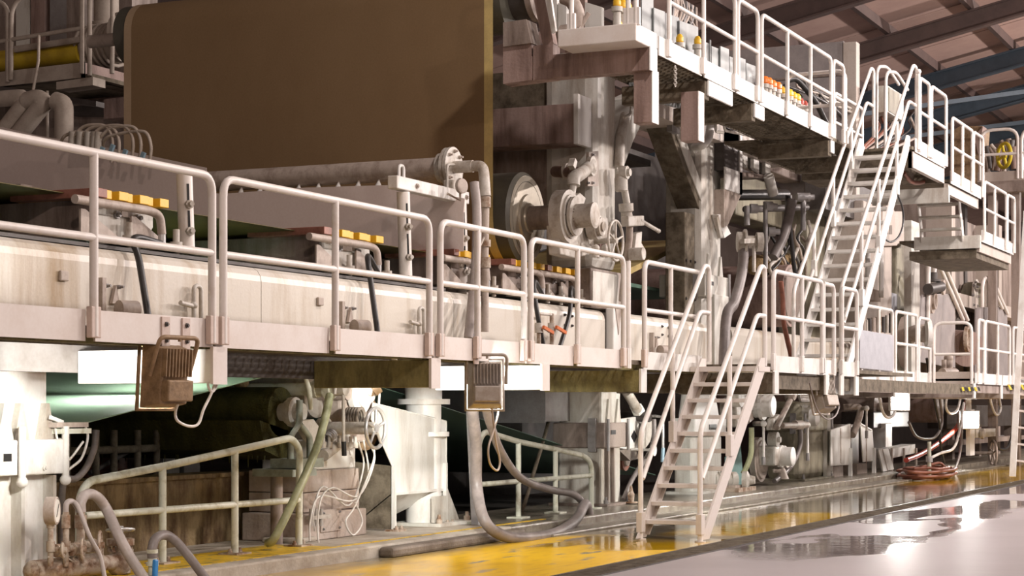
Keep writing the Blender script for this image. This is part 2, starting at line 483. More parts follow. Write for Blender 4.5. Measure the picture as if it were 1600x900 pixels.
WZ = 1.87           # underside of the toe board of the lower walkway
wk = thing('walkway', 'long pinkish steel walkway with toe boards along the machine front', 'walkway')
def deck(parent, x0, x1, y0, y1, z, bars=True, step=.12):
    MB().box(x0, x1, y0, y0 + .02, z - .03, z + .02).build('deck_frame', 'dirt_and_shade', parent)
    MB().box(x0, x1, y1 - .02, y1, z - .03, z + .02).build('deck_frame', 'dirt_and_shade', parent)
    m = MB(); x = x0
    while x < x1:
        m.box(x, x + .012, y0 + .02, y1 - .02, z - .025, z + .015); x += step
    y = y0 + .1
    while y < y1:
        m.box(x0, x1, y, y + .01, z - .01, z + .015); y += .1
    m.build('grating', 'dirt_and_shade', parent, kind='stuff')
deck(wk, 5.5, 22.0, 7.49, 9.25, 1.95)
deck(wk, 21.75, 29.4, 6.62, 9.25, 1.95)
deck(wk, 29.4, 34.5, 7.49, 9.25, 1.95, step=.25)
deck(wk, 34.5, 52.0, 6.66, 9.25, 1.95, step=.5)
for x0, x1 in ((5.5, 9.76), (9.86, 11.2), (11.24, 12.82), (12.92, 14.58), (14.62, 15.5), (15.52, 16.54), (16.58, 17.75), (17.85, 19.1)):
    MB().box(x0, x1, 7.462, 7.478, WZ, WZ + .20).build('toe_board', 'toe_paint', wk)
for x0, x1, y in ((19.75, 21.75, 7.46), (21.85, 24.75, 6.6), (24.95, 25.85, 6.6), (29.2, 31.75, 7.46), (31.8, 34.5, 7.46), (34.55, 37.2, 6.64), (37.3, 52, 6.64)):
    MB().box(x0, x1, y, y + .016, WZ, WZ + .20).build('toe_board', 'white_paint', wk)
MB().box(34.5, 34.52, 6.66, 7.46, WZ - .02, WZ + .22).build('toe_board', 'beige_frame', wk)
MB().box(25.85, 25.87, 6.62, 7.46, WZ, WZ + .2).build('toe_board', 'white_paint', wk)
for x in (10.62, 10.86, 15.45):
    q = MB().box(x - .045, x + .045, 7.45, 7.463, WZ - .03, WZ + .19).build('splice_plate', 'clamp_shade_paint', wk)
    for z in (WZ + .03, WZ + .14): MB().bolt((x, 7.45, z), -YA, .018, .02).build('bolt', 'dark_steel', q)
# stringers under the deck, cantilever brackets with end caps
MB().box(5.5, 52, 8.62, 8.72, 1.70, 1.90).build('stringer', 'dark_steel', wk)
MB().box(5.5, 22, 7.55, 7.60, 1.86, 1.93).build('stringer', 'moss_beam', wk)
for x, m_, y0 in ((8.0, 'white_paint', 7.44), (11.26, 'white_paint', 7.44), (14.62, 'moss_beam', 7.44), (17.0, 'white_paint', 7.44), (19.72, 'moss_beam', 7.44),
              (21.95, 'dirt_and_shade', 6.58), (24.25, 'dirt_and_shade', 6.58), (25.0, 'grey_steel', 6.58), (25.8, 'grey_steel', 6.58), (31.8, 'dirty_frame', 7.44), (34.5, 'dirty_frame', 6.64), (37.2, 'beige_frame', 6.64), (40.5, 'beige_frame', 6.64)):
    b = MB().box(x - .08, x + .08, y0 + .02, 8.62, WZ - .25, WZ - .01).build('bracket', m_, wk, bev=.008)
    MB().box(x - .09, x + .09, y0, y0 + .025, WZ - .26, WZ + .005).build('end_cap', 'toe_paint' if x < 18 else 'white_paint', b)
MB().box(22.0, 34.4, 6.66, 6.7, WZ - .2, WZ - .02).build('edge_beam', 'dirt_and_shade', wk)
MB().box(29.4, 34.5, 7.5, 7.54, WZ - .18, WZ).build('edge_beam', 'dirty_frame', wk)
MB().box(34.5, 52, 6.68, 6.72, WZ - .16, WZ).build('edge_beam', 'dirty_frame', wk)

YW = 7.435
def fr(a, b, *xs): return [(x - a) / (b - a) for x in xs]
G = guard_rail
G('pinkish guard rail at the far left, running out of the frame', (6.6, YW), (11.15, YW), WZ, mids=fr(6.6, 11.15, 8.2, 9.81))
G('long pinkish guard rail in front of the second yellow-capped box', (11.29, YW), (14.48, YW), WZ, mids=[.495])
G('short pinkish guard rail between the slotted posts and the large roll', (14.69, YW), (16.46, YW), WZ, mids=[.42])
G('pinkish guard rail below the large roll with the orange levers behind it', (16.62, YW), (19.08, YW), WZ, mids=[.475])
G('white guard rail ending at the top of the lower stair', (19.72, YW), (21.55, YW), WZ, mids=[.47], ends=(1, 0))
t = thing('gate_post', 'single upright tube between the two guard rails left of the lower stair', 'post')
MB().tube([(19.22, YW, WZ), (19.22, YW, WZ + 1.17)], R_, 10).build('tube', 'rail_paint', t)
MB().box(19.17, 19.27, YW - .02, YW + .03, WZ + .0, WZ + .22).build('post_clamp', 'rail_paint', t, bev=.005)
YV = 6.585
G('white guard rail right of the lower stair with the rust coloured hose behind', (21.83, YV), (24.0, YV), WZ, h=1.21, mids=[.565])
G('narrow white hoop rail left of the third floodlight', (24.07, YV), (24.58, YV), WZ, h=1.19, ends=(0, 1), mids=[0.0])
G('white hoop rail at the foot of the tall stair', (25.0, YV), (25.8, YV), WZ, h=1.19)
G('guard rail with the silver sheet tied to it', (29.4, YW), (31.5, YW), WZ, mids=[.55])
G('guard rail with a chain just right of the silver sheet', (31.72, YW), (33.35, YW), WZ, mids=[.5])
G('short guard rail beside the white hose ring', (33.5, YW), (34.42, YW), WZ, h=1.17)
G('cross-wise hoop rail closing the step in the walkway', (34.5, 7.38), (34.5, 6.70), WZ - .03, h=1.14, mid=.5, clamp=False, cr=.16)
G('guard rail just right of the cross-wise hoop rail', (34.7, 6.62), (35.25, 6.62), WZ, h=1.17)
G('far guard rail left of the right-hand ladder', (35.35, 6.62), (37.9, 6.62), WZ, h=1.17, mids=[.5])
G('farthest guard rail of the lower walkway at the right edge', (38.3, 6.62), (44, 6.62), WZ, h=1.17, mids=[.33, .66])
o = MB().bar(A(1343, 545, 7.40), A(1396, 552, 7.40), .012, .60, ZA).build('silver_sheet', 'galvanised')
tag(o, 'plain silver-grey sheet tied to a guard rail of the lower walkway', 'sheet')

def stair(label, yl, yr, foot, top, n, m, dx=(0, 0), sh=.22, tread=.25):
    """strings in the planes y = yl and y = yr; foot/top: (x, z)"""
    t = thing('steel_stair', label, 'stair')
    for y, s in ((yl, 0), (yr, 1)):
        (x0, z0), (x1, z1) = (foot[0] + dx[s], foot[1]), (top[0] + dx[s], top[1])
        d = V((x1 - x0, 0, z1 - z0)).normalized(); u = V((-d.z, 0, d.x)) * sh / 2
        k = d.z / d.x
        p = [V((x0 - sh * .55, y, z0)), V((x0 + sh * .65, y, z0)), V((x1 + sh * .65, y, z1 - .05)), V((x1 + sh * .65, y, z1 + .1)), V((x1 - .02, y, z1 + .1))]
        MB().prism([q - YA * .012 for q in p], YA * .024).build('string', m, t)
        MB().bar(V((x0 + sh * .6, y + (.03 if s else -.03), z0 + .03)), V((x1 + sh * .6, y + (.03 if s else -.03), z1 - .02)), .05, .012, V((d.z, 0, -d.x))).build('string_flange', m, t)
    hgt = (top[1] - foot[1]) / (n + 1)
    me = None
    for i in range(n):
        z = foot[1] + hgt * (i + 1); x = foot[0] + (top[0] - foot[0]) * (i + 1) / (n + 1)
        MB().box(x - tread / 2, x + tread / 2, yr + .012, yl - .012, z - .045, z).build('tread', m, t, bev=.004)
    return t
def handrail(t, pts, r, m, cr=.12, name='handrail'):
    MB().tube(fil(pts, cr), r, 10).build(name, m, t)

YL, YR = 7.35, 6.62
s1 = stair('lower steel stair standing on the wet floor, leading up to the walkway', YL, YR, (19.38, .02), (21.42, 1.93), 9, 'stair_paint')
for y, P in ((YL, dict(base=(1001, 843), knee=(1001, 676), top=(1101, 414), end=(1108, 565), m0=(1004, 748), m1=(1093, 487), m2=(1108, 487), mp=(1051, 545, 688))),
             (YR, dict(base=(1094, 846), knee=(1094, 674), top=(1189, 415), end=(1195, 572), m0=(1097, 748), m1=(1183, 492), m2=(1195, 492), mp=(1140, 556, 710)))):
    a = lambda q: A(q[0], q[1], y)
    e = a(P['end'])
    handrail(s1, [a(P['base']), a(P['knee']), a(P['top']), V((e.x, y, a(P['top']).z - .02)), e], R_, 'rail_paint')
    handrail(s1, [a(P['m0']), a(P['m1']), V((e.x, y, a(P['m1']).z))], R_ * .95, 'rail_paint', .1, 'mid_handrail')
    x, y0, y1 = P['mp']
    MB().tube([a((x, y0)), a((x, y1))], R_, 10).build('handrail_post', 'rail_paint', s1)
    c = a((x, y1)); MB().box(c.x - .06, c.x + .06, y - .035, y + .03, c.z - .02, c.z + .22).build('post_clamp', 'stair_paint', s1, bev=.005)
    c = a(P['base']); MB().box(c.x - .06, c.x + .06, y - .035, y + .03, .08, .30).build('post_clamp', 'stair_paint', s1, bev=.005)
    MB().lathe((c.x, y, 0), ZA, [(0, .06), (.012, .06), (.012, .02), (.09, .02)], 12).build('foot', 'stair_paint', s1)
MB().box(21.3, 21.75, 6.6, 7.45, 1.87, 1.93).build('landing_plate', 'stair_paint', s1)

YL, YR = 7.5, 6.74
s2 = stair('tall white steel stair climbing from the lower walkway to the upper landing', YL, YR, (25.9, 1.97), (29.55, 5.62), 15, 'white_paint', sh=.24, tread=.26)
for y, P in ((YL, dict(lo=[(1240, 572), (1240, 455)], top=(1361, 106), end=(1365, 215), m0=(1247, 497), m1=(1354, 160), m2=(1365, 160), mp=[(1272, 362, 430), (1302, 277, 352), (1330, 200, 275)])),
             (YR, dict(lo=[(1314, 588), (1314, 452)], top=(1427, 101), end=(1432, 222), m0=(1318, 505), m1=(1420, 158), m2=(1432, 158), mp=[(1346, 360, 476), (1373, 280, 392), (1401, 190, 302)]))):
    a = lambda q: A(q[0], q[1], y)
    e = a(P['end'])
    handrail(s2, [a(q) for q in P['lo']] + [a(P['top']), V((e.x, y, a(P['top']).z - .02)), e], R_, 'rail_paint')
    handrail(s2, [a(P['m0']), a(P['m1']), V((e.x, y, a(P['m1']).z))], R_ * .95, 'rail_paint', .1, 'mid_handrail')
    for x, y0, y1 in P['mp']:
        MB().tube([a((x, y0)), a((x, y1))], R_, 10).build('handrail_post', 'rail_paint', s2)
        c = a((x, y1)); MB().box(c.x - .06, c.x + .06, y - .035, y + .03, c.z - .02, c.z + .22).build('post_clamp', 'white_paint', s2, bev=.005)

# upper platform
UZ = 5.48; YU = 7.5
up = thing('upper_platform', 'white upper platform with dirty grating underside above the machine front', 'platform')
deck(up, 20.3, 27.9, YU + .02, 8.6, UZ + .06)
deck(up, 27.9, 29.62, 7.56, 9.2, UZ + .06)
deck(up, 29.64, 32.0, 6.68, 9.2, UZ + .06)
for x0, x1 in ((20.35, 21.85), (21.95, 23.15), (23.2, 24.15), (24.2, 25.35), (25.45, 26.6), (26.7, 27.9)):
    MB().box(x0, x1, YU - .008, YU + .008, UZ, UZ + .22).build('toe_board', 'white_paint', up)
for x0, x1 in ((29.75, 30.6), (30.65, 32.0)):
    MB().box(x0, x1, 6.652, 6.668, UZ + .0, UZ + .22).build('toe_board', 'white_paint', up)
MB().box(32.0, 32.02, 6.67, 7.4, UZ, UZ + .22).build('toe_board', 'white_paint', up)
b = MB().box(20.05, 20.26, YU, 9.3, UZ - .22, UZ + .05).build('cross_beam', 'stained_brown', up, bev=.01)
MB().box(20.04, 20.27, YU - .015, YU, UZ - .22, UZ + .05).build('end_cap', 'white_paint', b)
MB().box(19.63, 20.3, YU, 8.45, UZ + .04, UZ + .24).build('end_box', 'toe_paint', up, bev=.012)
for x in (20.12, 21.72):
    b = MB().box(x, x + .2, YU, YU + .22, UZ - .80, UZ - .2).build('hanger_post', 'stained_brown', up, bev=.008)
    MB().box(x - .003, x + .203, YU - .012, YU, UZ - .80, UZ - .2).build('lit_face', 'white_paint', b)  # white front on a brown post: lit and shaded sides put into colour
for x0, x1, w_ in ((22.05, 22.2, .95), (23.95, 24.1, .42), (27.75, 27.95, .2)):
    b = MB().box(x0, x1, YU + .02, 8.62, UZ - .25, UZ - .02).build('cross_beam', 'dirt_and_shade', up, bev=.01)
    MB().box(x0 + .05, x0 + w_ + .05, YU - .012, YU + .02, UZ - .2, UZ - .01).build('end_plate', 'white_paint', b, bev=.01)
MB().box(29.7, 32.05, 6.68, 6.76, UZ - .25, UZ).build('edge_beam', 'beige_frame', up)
MB().box(29.7, 29.8, 6.7, 8.6, UZ - .25, UZ).build('cross_beam', 'dirt_and_shade', up)
MB().box(31.9, 32.0, 6.7, 8.6, UZ - .25, UZ).build('cross_beam', 'dirt_and_shade', up)
MB().box(30.1, 31.2, 7.0, 8.6, UZ - .32, UZ - .1).build('under_tray', 'dirt_and_shade', up)
YP = YU - .03
G('upper platform guard rail nearest the left, top rail out of the frame', (20.62, YP), (23.08, YP), UZ, mids=fr(20.62, 23.08, 21.85))
G('small hoop rail of the upper platform between two longer rails', (23.2, YP), (24.05, YP), UZ, ends=(1, 1))
G('long white guard rail in front of the orange and yellow valve caps', (24.22, YP), (27.72, YP), UZ, mids=fr(24.22, 27.72, 25.42, 26.6))
G('narrow white hoop rail of the upper platform beside the tall stair', (27.85, YP), (28.45, YP), UZ)
G('white upper landing rail left of the tall stair top', (28.55, YP), (28.6, 8.4), UZ, h=1.15)
YQ = 6.63
G('white landing rail section just right of the tall stair top', (29.95, YQ), (30.65, YQ), UZ, h=1.2, ends=(1, 1))
G('white corner rail at the far end of the upper landing', (30.8, YQ), (31.95, YQ), UZ, h=1.2, ends=(1, 1))
G('rear hoop rail on the upper landing behind the tall stair', (29.9, 8.0), (31.7, 8.0), UZ, h=1.05)
t = thing('gate_post', 'single white post beside the handrail at the tall stair top', 'post')
MB().tube([(29.86, YQ, UZ + .05), (29.86, YQ, UZ + 1.28)], R_, 10).build('tube', 'rail_paint', t)
MB().ball((29.86, YQ, UZ + 1.28), .045).build('knob', 'rail_paint', t)
G('end rail across the left end of the upper platform', (19.68, YU + .02), (19.68, 8.3), UZ + .2, h=1.0, mids=[.12])
# ------------------------------------------------------------------ the paper machine: large masses
def rbox(x0, x1, y0, y1, z0, z1, r, seg=4, axis='x'):
    """box along x with the front top edge rounded"""
    pr = [V((x0, y0, z0))] + [V((x0, y0 + r - r * math.cos(a), z1 - r + r * math.sin(a))) for a in [math.pi / 2 * k / seg for k in range(seg + 1)]] + [V((x0, y1, z1)), V((x0, y1, z0))]
    return pr
def hwheel(parent, c, ax, R, r=.014, spokes=5, m='cast_iron', name='handwheel'):
    mb = MB().ring(c, ax, R, r, 28, 8)
    d, s, u = frame(V(ax)); c = V(c)
    for k in range(spokes):
        a = 2 * math.pi * k / spokes + .3
        mb.tube([c, c + (s * math.cos(a) + u * math.sin(a)) * R], r * .8, 6)
    mb.lathe(c - d * .02, d, [(0, r * 2.2), (.05, r * 2.2)], 10)
    return mb.build(name, m, parent)
def bolts(parent, c, ax, R, n, r=.016, l=.035, m='grey_steel'):
    d, s, u = frame(V(ax)); c = V(c)
    for k in range(n):
        a = 2 * math.pi * k / n
        MB().bolt(c + (s * math.cos(a) + u * math.sin(a)) * R, d, r, l).build('bolt', m, parent)
def hose(name, label, pts, r, m, cat='hose', n=6, seg=8):
    o = MB().tube(spl(pts, n), r, seg).build(name, m)
    return tag(o, label, cat)

# main front beam in welded lengths
bm_ = thing('frame_beam', 'long cream machine beam with rounded top behind the lower walkway', 'beam')
for i, (x0, x1) in enumerate(((4.5, 11.25), (11.26, 14.9), (14.91, 18.9), (18.91, 23.44), (24.16, 28.2), (28.9, 36.5))):
    MB().prism(rbox(x0, x1, 9.40, 10.1, 1.80, 2.75, .14), (x1 - x0, 0, 0)).build('beam_length', 'cream_beam', bm_)
for px in (12.0, 15.95):
    MB().box(px - .05, px + .05, 9.37, 9.398, 2.44, 2.52).build('lug', 'cast_beige', bm_, bev=.008)
for (px, py) in ((176, 470), (545, 500), (1025, 540)):
    c = A(px, py, 9.36)
    q = MB().box(c.x - .16, c.x - .11, 9.34, 9.398, c.z - .14, c.z + .18).build('roller_bracket', 'cast_beige', bm_)
    MB().cyl((c.x, 9.30, c.z - .07), (c.x + .16, 9.24, c.z - .07), .075).build('roller', 'cast_beige', q)
    MB().prism([(c.x, 9.36, c.z - .02), (c.x + .1, 9.36, c.z - .02), (c.x + .05, 9.36, c.z + .13)], (0, .03, 0)).build('gusset', 'cast_beige', q)
    MB().bolt((c.x - .05, 9.40, c.z + .12), -YA, .02, .06).bolt((c.x + .12, 9.40, c.z + .12), -YA, .02, .06).build('bolt', 'grey_steel', q)
for (px, py) in ((308, 470), (658, 500)):
    c = A(px, py, 9.33)
    MB().tube(fil([c + V((-.05, 0, -.15)), c + V((-.05, 0, .13)), c + V((.06, 0, .13)), c + V((.06, 0, -.15))], .055), .02, 8).build('siphon_pipe', 'cast_iron', bm_)
    MB().tube([c + V((-.25, 0, -.03)), c + V((-.05, 0, -.05))], .022, 8).ball(c + V((-.05, 0, -.04)), .035).build('siphon_valve', 'cast_iron', bm_)
MB().box(4.5, 18.9, 9.5, 10.0, 2.751, 2.78).build('cap_strip', 'dark_steel', bm_)
for px, py in ((1034, 510), (1044, 512), (1034, 523), (1044, 525), (882, 492), (893, 494), (882, 508), (893, 509)):
    c = A(px, py, 9.4); MB().bolt(c, -YA, .02, .03).build('bolt', 'dark_steel', bm_)
# far side beam, its shade put into a near-black colour
fb = MB().box(4.5, 36, 15.4, 16.0, 1.8, 2.9).build('far_beam', 'interior_shade'); tag(fb, 'shade-coloured far side beam deep inside the machine', 'beam')
bw = struct(MB().box(4, 60, 17.45, 17.5, 2.9, 4.5).build('wall_shade_sheet', 'interior_shade'))  # dark sheet added above the lower wall so the gap stays black

# big brown fabric: level run, lower roll, vertical run, top roll
RX, RZ, RR = 21.45, 3.80, .58
fab = thing('forming_fabric', 'huge brown forming fabric rising behind the spray pipe', 'fabric')
Y0, Y1 = 9.86, 15.3
MB().box(4, RX, Y0, Y1, RZ - RR - .006, RZ - RR).build('level_run', 'wire_olive', fab)
XS = RX - RR
def run(y0, y1, e=0):
    pts = []
    for k in range(13):
        a = -math.pi / 2 - math.pi / 2 * k / 12
        pts.append((RX + (RR + e) * math.cos(a), RZ + (RR + e) * math.sin(a)))
    TR = .42; TX, TZ = XS + TR, 6.50
    for k in range(0, 13):
        a = math.pi - math.pi / 2 * k / 12
        pts.append((TX + (TR + e) * math.cos(a), TZ + (TR + e) * math.sin(a)))
    vs = [V((x, y, z)) for x, z in pts for y in (y0, y1)]
    return MB().add(vs, [(2 * i, 2 * i + 1, 2 * i + 3, 2 * i + 2) for i in range(len(pts) - 1)], True)
run(Y0 + .10, Y1, .004).build('rising_run', 'wire_brown', fab)
run(Y0 - .02, Y0 + .10, .005).build('edge_band', 'wire_edge', fab)
run(Y1 - .1, Y1 + .02, .005).build('edge_band', 'wire_worn', fab)
tr = thing('guide_roll', 'black ended guide roll at the top left corner of the brown fabric', 'roll')
MB().lathe((XS + .42, Y0 - .1, 6.50), YA, [(0, .1), (0, .415), (5.75, .415), (5.75, .1)], 40).build('shell', 'roll_rubber', tr)
MB().cyl((XS + .42, 15.5, 6.50), (XS + .42, 16.2, 6.50), .09).build('journal', 'cast_beige', tr)
ms = MB()
P = [AX(x, y, 19.28) for x, y in ((724, 330), (726, 310), (610, 289), (480, 293), (345, 303), (325, 300), (322, 262), (200, 236), (60, 212), (0, 198), (-60, 186), (-60, 420), (724, 420))]
P[-1].z = P[-2].z = RZ - RR + .002
ms.prism(P, (.012, 0, 0)).build('spray_sheet', 'mist')
ob = bpy.data.objects['spray_sheet']; tag(ob, 'grey sheet of falling spray water below the spray pipe', 'water')

rl = thing('forming_roll', 'large pale ringed roll end beside the brown fabric edge', 'roll')
MB().lathe((RX, 9.64, RZ), YA, [(0, RR - .05), (.04, RR - .004), (5.8, RR - .004)], 56).build('shell', 'roll_rubber', rl)
MB().lathe((RX, 9.635, RZ), -YA, [(-.02, RR - .05), (0, RR - .05), (0, RR - .12), (-.02, RR - .12), (-.02, RR - .13), (0, RR - .13), (.0, .30), (.03, .29), (.03, .19), (.05, .18), (.05, .1)], 56).build('end_plate', 'roll_face', rl)
MB().cyl((RX, 9.6, RZ), (RX, 8.95, RZ), .15, 24).build('journal', 'dirty_frame', rl)

# bearing with its swing arm, rods and gear
br = thing('roll_bearing', 'cream bearing housing with swing arm on the large roll end', 'bearing')
MB().lathe((RX, 9.22, RZ), -YA, [(0, .22), (0, .33), (.16, .33), (.16, .25)], 36).build('housing', 'cast_iron', br)
MB().lathe((RX, 9.06, RZ), -YA, [(0, .27), (.03, .27), (.03, .20), (.05, .20), (.05, .24), (.09, .24), (.09, .15), (.3, .15), (.3, .16), (.33, .16), (.34, .12)], 32).build('cover', 'cast_iron', br)
bolts(br, (RX, 9.05, RZ), -YA, .235, 10)
pl = [A(x, y, 9.3) for x, y in ((853, 352), (870, 372), (886, 352), (908, 338), (932, 341), (934, 372), (912, 378), (905, 398), (880, 404), (857, 398))]
MB().prism(pl, (0, -.16, 0)).build('arm', 'cast_iron', br, bev=.015)
c = A(922, 355, 9.1)
MB().lathe(c, -YA, [(0, .16), (.12, .16), (.12, .12), (.17, .12), (.17, .06), (.19, .06)], 24).build('pivot', 'cast_iron', br)
c0, c1 = A(890, 327, 9.15), A(897, 282, 9.15)
MB().tube([c0, c1], .045).build('lift_rod', 'cast_iron', br)
MB().prism([A(x, y, 9.24) for x, y in ((877, 332), (880, 312), (893, 302), (902, 310), (896, 332))], (0, -.12, 0)).build('clevis', 'cast_iron', br, bev=.01)
MB().cyl(A(888, 320, 9.14), A(888, 320, 9.08), .045).build('pin', 'cast_iron', br)

lk = thing('actuator_bracket', 'pale actuator bracket bolted to the column above the roll bearing', 'bracket')
MB().prism([A(x, y, 9.44) for x, y in ((916, 238), (931, 236), (931, 291), (914, 291))], (0, -.04, 0)).build('back_plate', 'cast_beige', lk)
MB().lathe(A(921, 260, 9.40), -YA, [(0, .13), (.06, .13), (.06, .1), (.09, .05)], 20).build('disc', 'cast_iron', lk)
MB().tube(spl([A(918, 262, 9.34), A(907, 272, 9.2), A(897, 278, 9.16), A(896, 290, 9.15)]), .085, 10).build('elbow_body', 'cast_iron', lk)
MB().cyl(A(905, 270, 9.3), A(868, 268, 9.9), .075).build('cylinder', 'stained_brown', lk)
MB().lathe(A(882, 268, 9.65), -YA, [(0, .11), (.05, .11), (.05, .09), (.09, .09)], 16).build('flange', 'cast_iron', lk)
MB().bar(A(893, 262, 9.3), A(896, 250, 9.3), .08, .08).build('lug', 'cast_iron', lk)
for px, py in ((925, 242), (925, 286), (918, 286)):
    MB().bolt(A(px, py, 9.4), -YA, .022, .04).build('bolt', 'grey_steel', lk)

gw = thing('gear_handwheel', 'gearbox with spoked handwheel in front of the tall column', 'handwheel')
MB().lathe(A(904, 388, 9.75), -YA, [(0, .13), (.22, .13), (.22, .16), (.27, .16), (.27, .12), (.36, .12), (.36, .09), (.42, .09)], 20).build('gear_tube', 'stained_brown', gw)
wc = A(962, 376, 8.85)
hwheel(gw, wc, YA, .255, .018, 5, 'cast_iron')
MB().cyl(wc, wc + YA * .4, .035).build('spindle', 'cast_iron', gw)
for px in (931, 945):
    MB().cyl(A(px, 402, 8.95), A(px, 385, 8.95), .045).ball(A(px, 388, 8.95), .05).build('lubricator', 'cast_iron', gw)
MB().box(wc.x - .5, wc.x + .1, 9.3, 9.45, wc.z - .18, wc.z + .1).build('gearbox', 'cast_beige', gw, bev=.02)

lv = thing('lever_valve', 'pale valve with long lever right of the tall column', 'valve')
MB().tube([A(971, 262, 9.3), A(975, 292, 9.3), A(983, 338, 9.25)], .05).build('link_rod', 'cast_iron', lv)
MB().lathe(A(970, 270, 9.3), -YA, [(0, .09), (.1, .09), (.1, .05), (.14, .05)], 16).build('eye', 'cast_iron', lv)
MB().lathe(A(970, 272, 9.3), V((.1, 0, -1)), [(0, .07), (.06, .09), (.22, .09), (.24, .06)], 16).build('head', 'cast_iron', lv)
MB().lathe(A(978, 318, 9.26), V((.16, 0, -1)), [(0, .06), (0, .1), (.1, .1), (.12, .075), (.2, .075)], 16).build('collar', 'cast_iron', lv)
MB().bar(A(976, 346, 9.22), A(1001, 345, 9.18), .12, .14).build('body', 'cast_iron', lv, bev=.015)
MB().tube([A(1000, 344, 9.15), A(1029, 361, 9.1)], [.028, .028], 10).ball(A(1029, 361, 9.1), .032).build('lever', 'cast_iron', lv)
MB().tube([A(984, 350, 9.24), A(983, 375, 9.26), A(975, 440, 9.3), A(972, 470, 9.3)], .05).build('lower_rod', 'cast_beige', lv)
MB().lathe(A(985, 397, 9.2), -YA, [(0, .085), (.19, .085), (.195, .08)], 24).build('end_cap', 'cast_iron', lv)
MB().prism([A(x, y, 9.3) for x, y in ((984, 365), (993, 362), (992, 380), (998, 390), (986, 406), (981, 392))], (0, -.1, 0)).build('bracket', 'cast_iron', lv, bev=.01)

# columns of the machine frame
def column(label, x0, x1, y0, y1, z0, z1, m, clampz=None, cm=None, base=True, gus=True, r=.1):
    t = thing('frame_column', label, 'column')
    MB().box(x0, x1, y0, y1, z0, z1).build('shaft', m, t, bev=r)
    if clampz:
        for a, b in clampz:
            c = MB().box(x0 - .07, x1 + .07, y0 - .07, y1 + .05, a, b).build('clamp', cm or m, t, bev=.02)
            MB().box(x0 + .15, x0 + .32, y0 - .075, y0 - .06, (a + b) / 2 + .01, (a + b) / 2 + .07).build('slot', 'black_paint', c)
            for x in (x0 - .02, x1 + .02):
                MB().cyl((x, y0 - .1, a - .04), (x, y0 - .1, b + .05), .022, 8).build('clamp_bolt', 'grey_steel', c)
            MB().box(x0 - .11, x0 - .07, y0 + .05, y0 + .16, a - .05, b + .06).build('clamp_lug', 'grey_steel', c)
            if gus:
                for gx in (x0 + .2, x1 - .16):
                    MB().prism([(gx - .09, y0 - .03, b), (gx + .09, y0 - .03, b), (gx + .012, y0 - .03, b + .32), (gx - .012, y0 - .03, b + .32)], (0, .035, 0)).build('gusset', m, t)
    if base:
        b = MB().box(x0 - .1, x1 + .1, y0 - .12, y1 + .1, z0, z0 + .035).build('base_plate', cm or m, t, bev=.005)
        for x in (x0 - .03, x1 + .03):
            MB().bolt((x, y0 - .07, z0 + .035), ZA, .035, .09).build('anchor_bolt', 'grey_steel', b)
    return t
ca = column('tall pale frame column standing beside the large roll', 23.2, 24.08, 9.46, 10.2, 3.28, 6.2, 'frame_paint', None, base=False, r=.13)
MB().box(22.95, 24.1, 9.40, 10.15, 2.76, 3.28).build('lower_block', 'dirty_frame', ca, bev=.02)
MB().box(22.98, 23.9, 9.385, 9.40, 2.80, 3.24).build('front_plate', 'frame_paint', ca)
MB().box(22.94, 22.95, 9.66, 9.82, 3.10, 3.17).build('slot', 'black_paint', ca)
MB().box(23.5, 24.1, 9.30, 9.42, 1.9, 2.78).build('front_post', 'white_paint', ca, bev=.02)
for x in (23.55, 23.85):
    MB().prism([(x, 9.29, 2.78), (x + .22, 9.29, 2.78), (x + .12, 9.29, 2.42)], (0, .02, 0)).build('gusset', 'cast_beige', ca)
MB().cyl((23.85, 9.27, 2.75), (23.85, 9.27, 3.3), .03).build('tie_rod', 'white_paint', ca)
cb = column('stained frame column with bolted clamp standing left of the lower stair', 23.48, 24.18, 9.46, 10.1, .12, 1.78, 'frame_paint', [(.90, 1.24)], 'dirty_frame', r=.04)
for px in (947, 956):
    x = A(px, 750, 9.44).x
    MB().box(x, x + .05, 9.41, 9.46, .16, .9).build('rib', 'dirty_frame', cb)
cl = thing('frame_column', 'floodlit white frame column with bolted clamp at the left edge', 'column')
x0, x1 = 11.28, 11.93
MB().box(x0, x1, 9.5, 9.54, .12, 1.85).box(x0, x1, 10.0, 10.04, .12, 1.85).box(x0 + .3, x0 + .34, 9.54, 10.0, .12, 1.85).box(x0, x0 + .04, 9.5, 10.04, .9, 1.85).build('shaft', 'white_paint', cl)
MB().box(x1 - .42, x1 - .38, 9.40, 9.5, .12, .92).box(x1 - .04, x1, 9.40, 9.5, .12, .92).build('flange', 'frame_paint', cl)
c1 = MB().box(x1 - .45, x1 + .06, 9.36, 9.9, .93, 1.2).build('clamp', 'white_paint', cl, bev=.015)
c2 = MB().box(x0 - .1, x1 - .48, 9.38, 9.9, .93, 1.2).build('clamp', 'white_paint', cl, bev=.015)
MB().box(x0 + .0, x0 + .09, 9.375, 9.385, 1.04, 1.1).build('slot', 'black_paint', c2)
for gx in (x1 - .36, x1 - .05, x0 + .1):
    MB().prism([(gx - .09, 9.44, 1.2), (gx + .09, 9.44, 1.2), (gx + .015, 9.44, 1.48), (gx - .015, 9.44, 1.48)], (0, .06, 0)).build('gusset', 'frame_paint', cl)
for gx in (x1 - .46, x1 + .06):
    MB().cyl((gx, 9.36, .86), (gx, 9.36, 1.3), .03, 8).ball((gx, 9.36, .88), .045).build('clamp_bolt', 'white_paint', c1)
MB().bolt((x1 - .2, 9.36, .98), -YA, .025, .03).build('bolt', 'white_paint', c1)
MB().box(x0 - .1, x1 + .1, 9.3, 10.1, .12, .16).build('base_plate', 'frame_paint', cl)

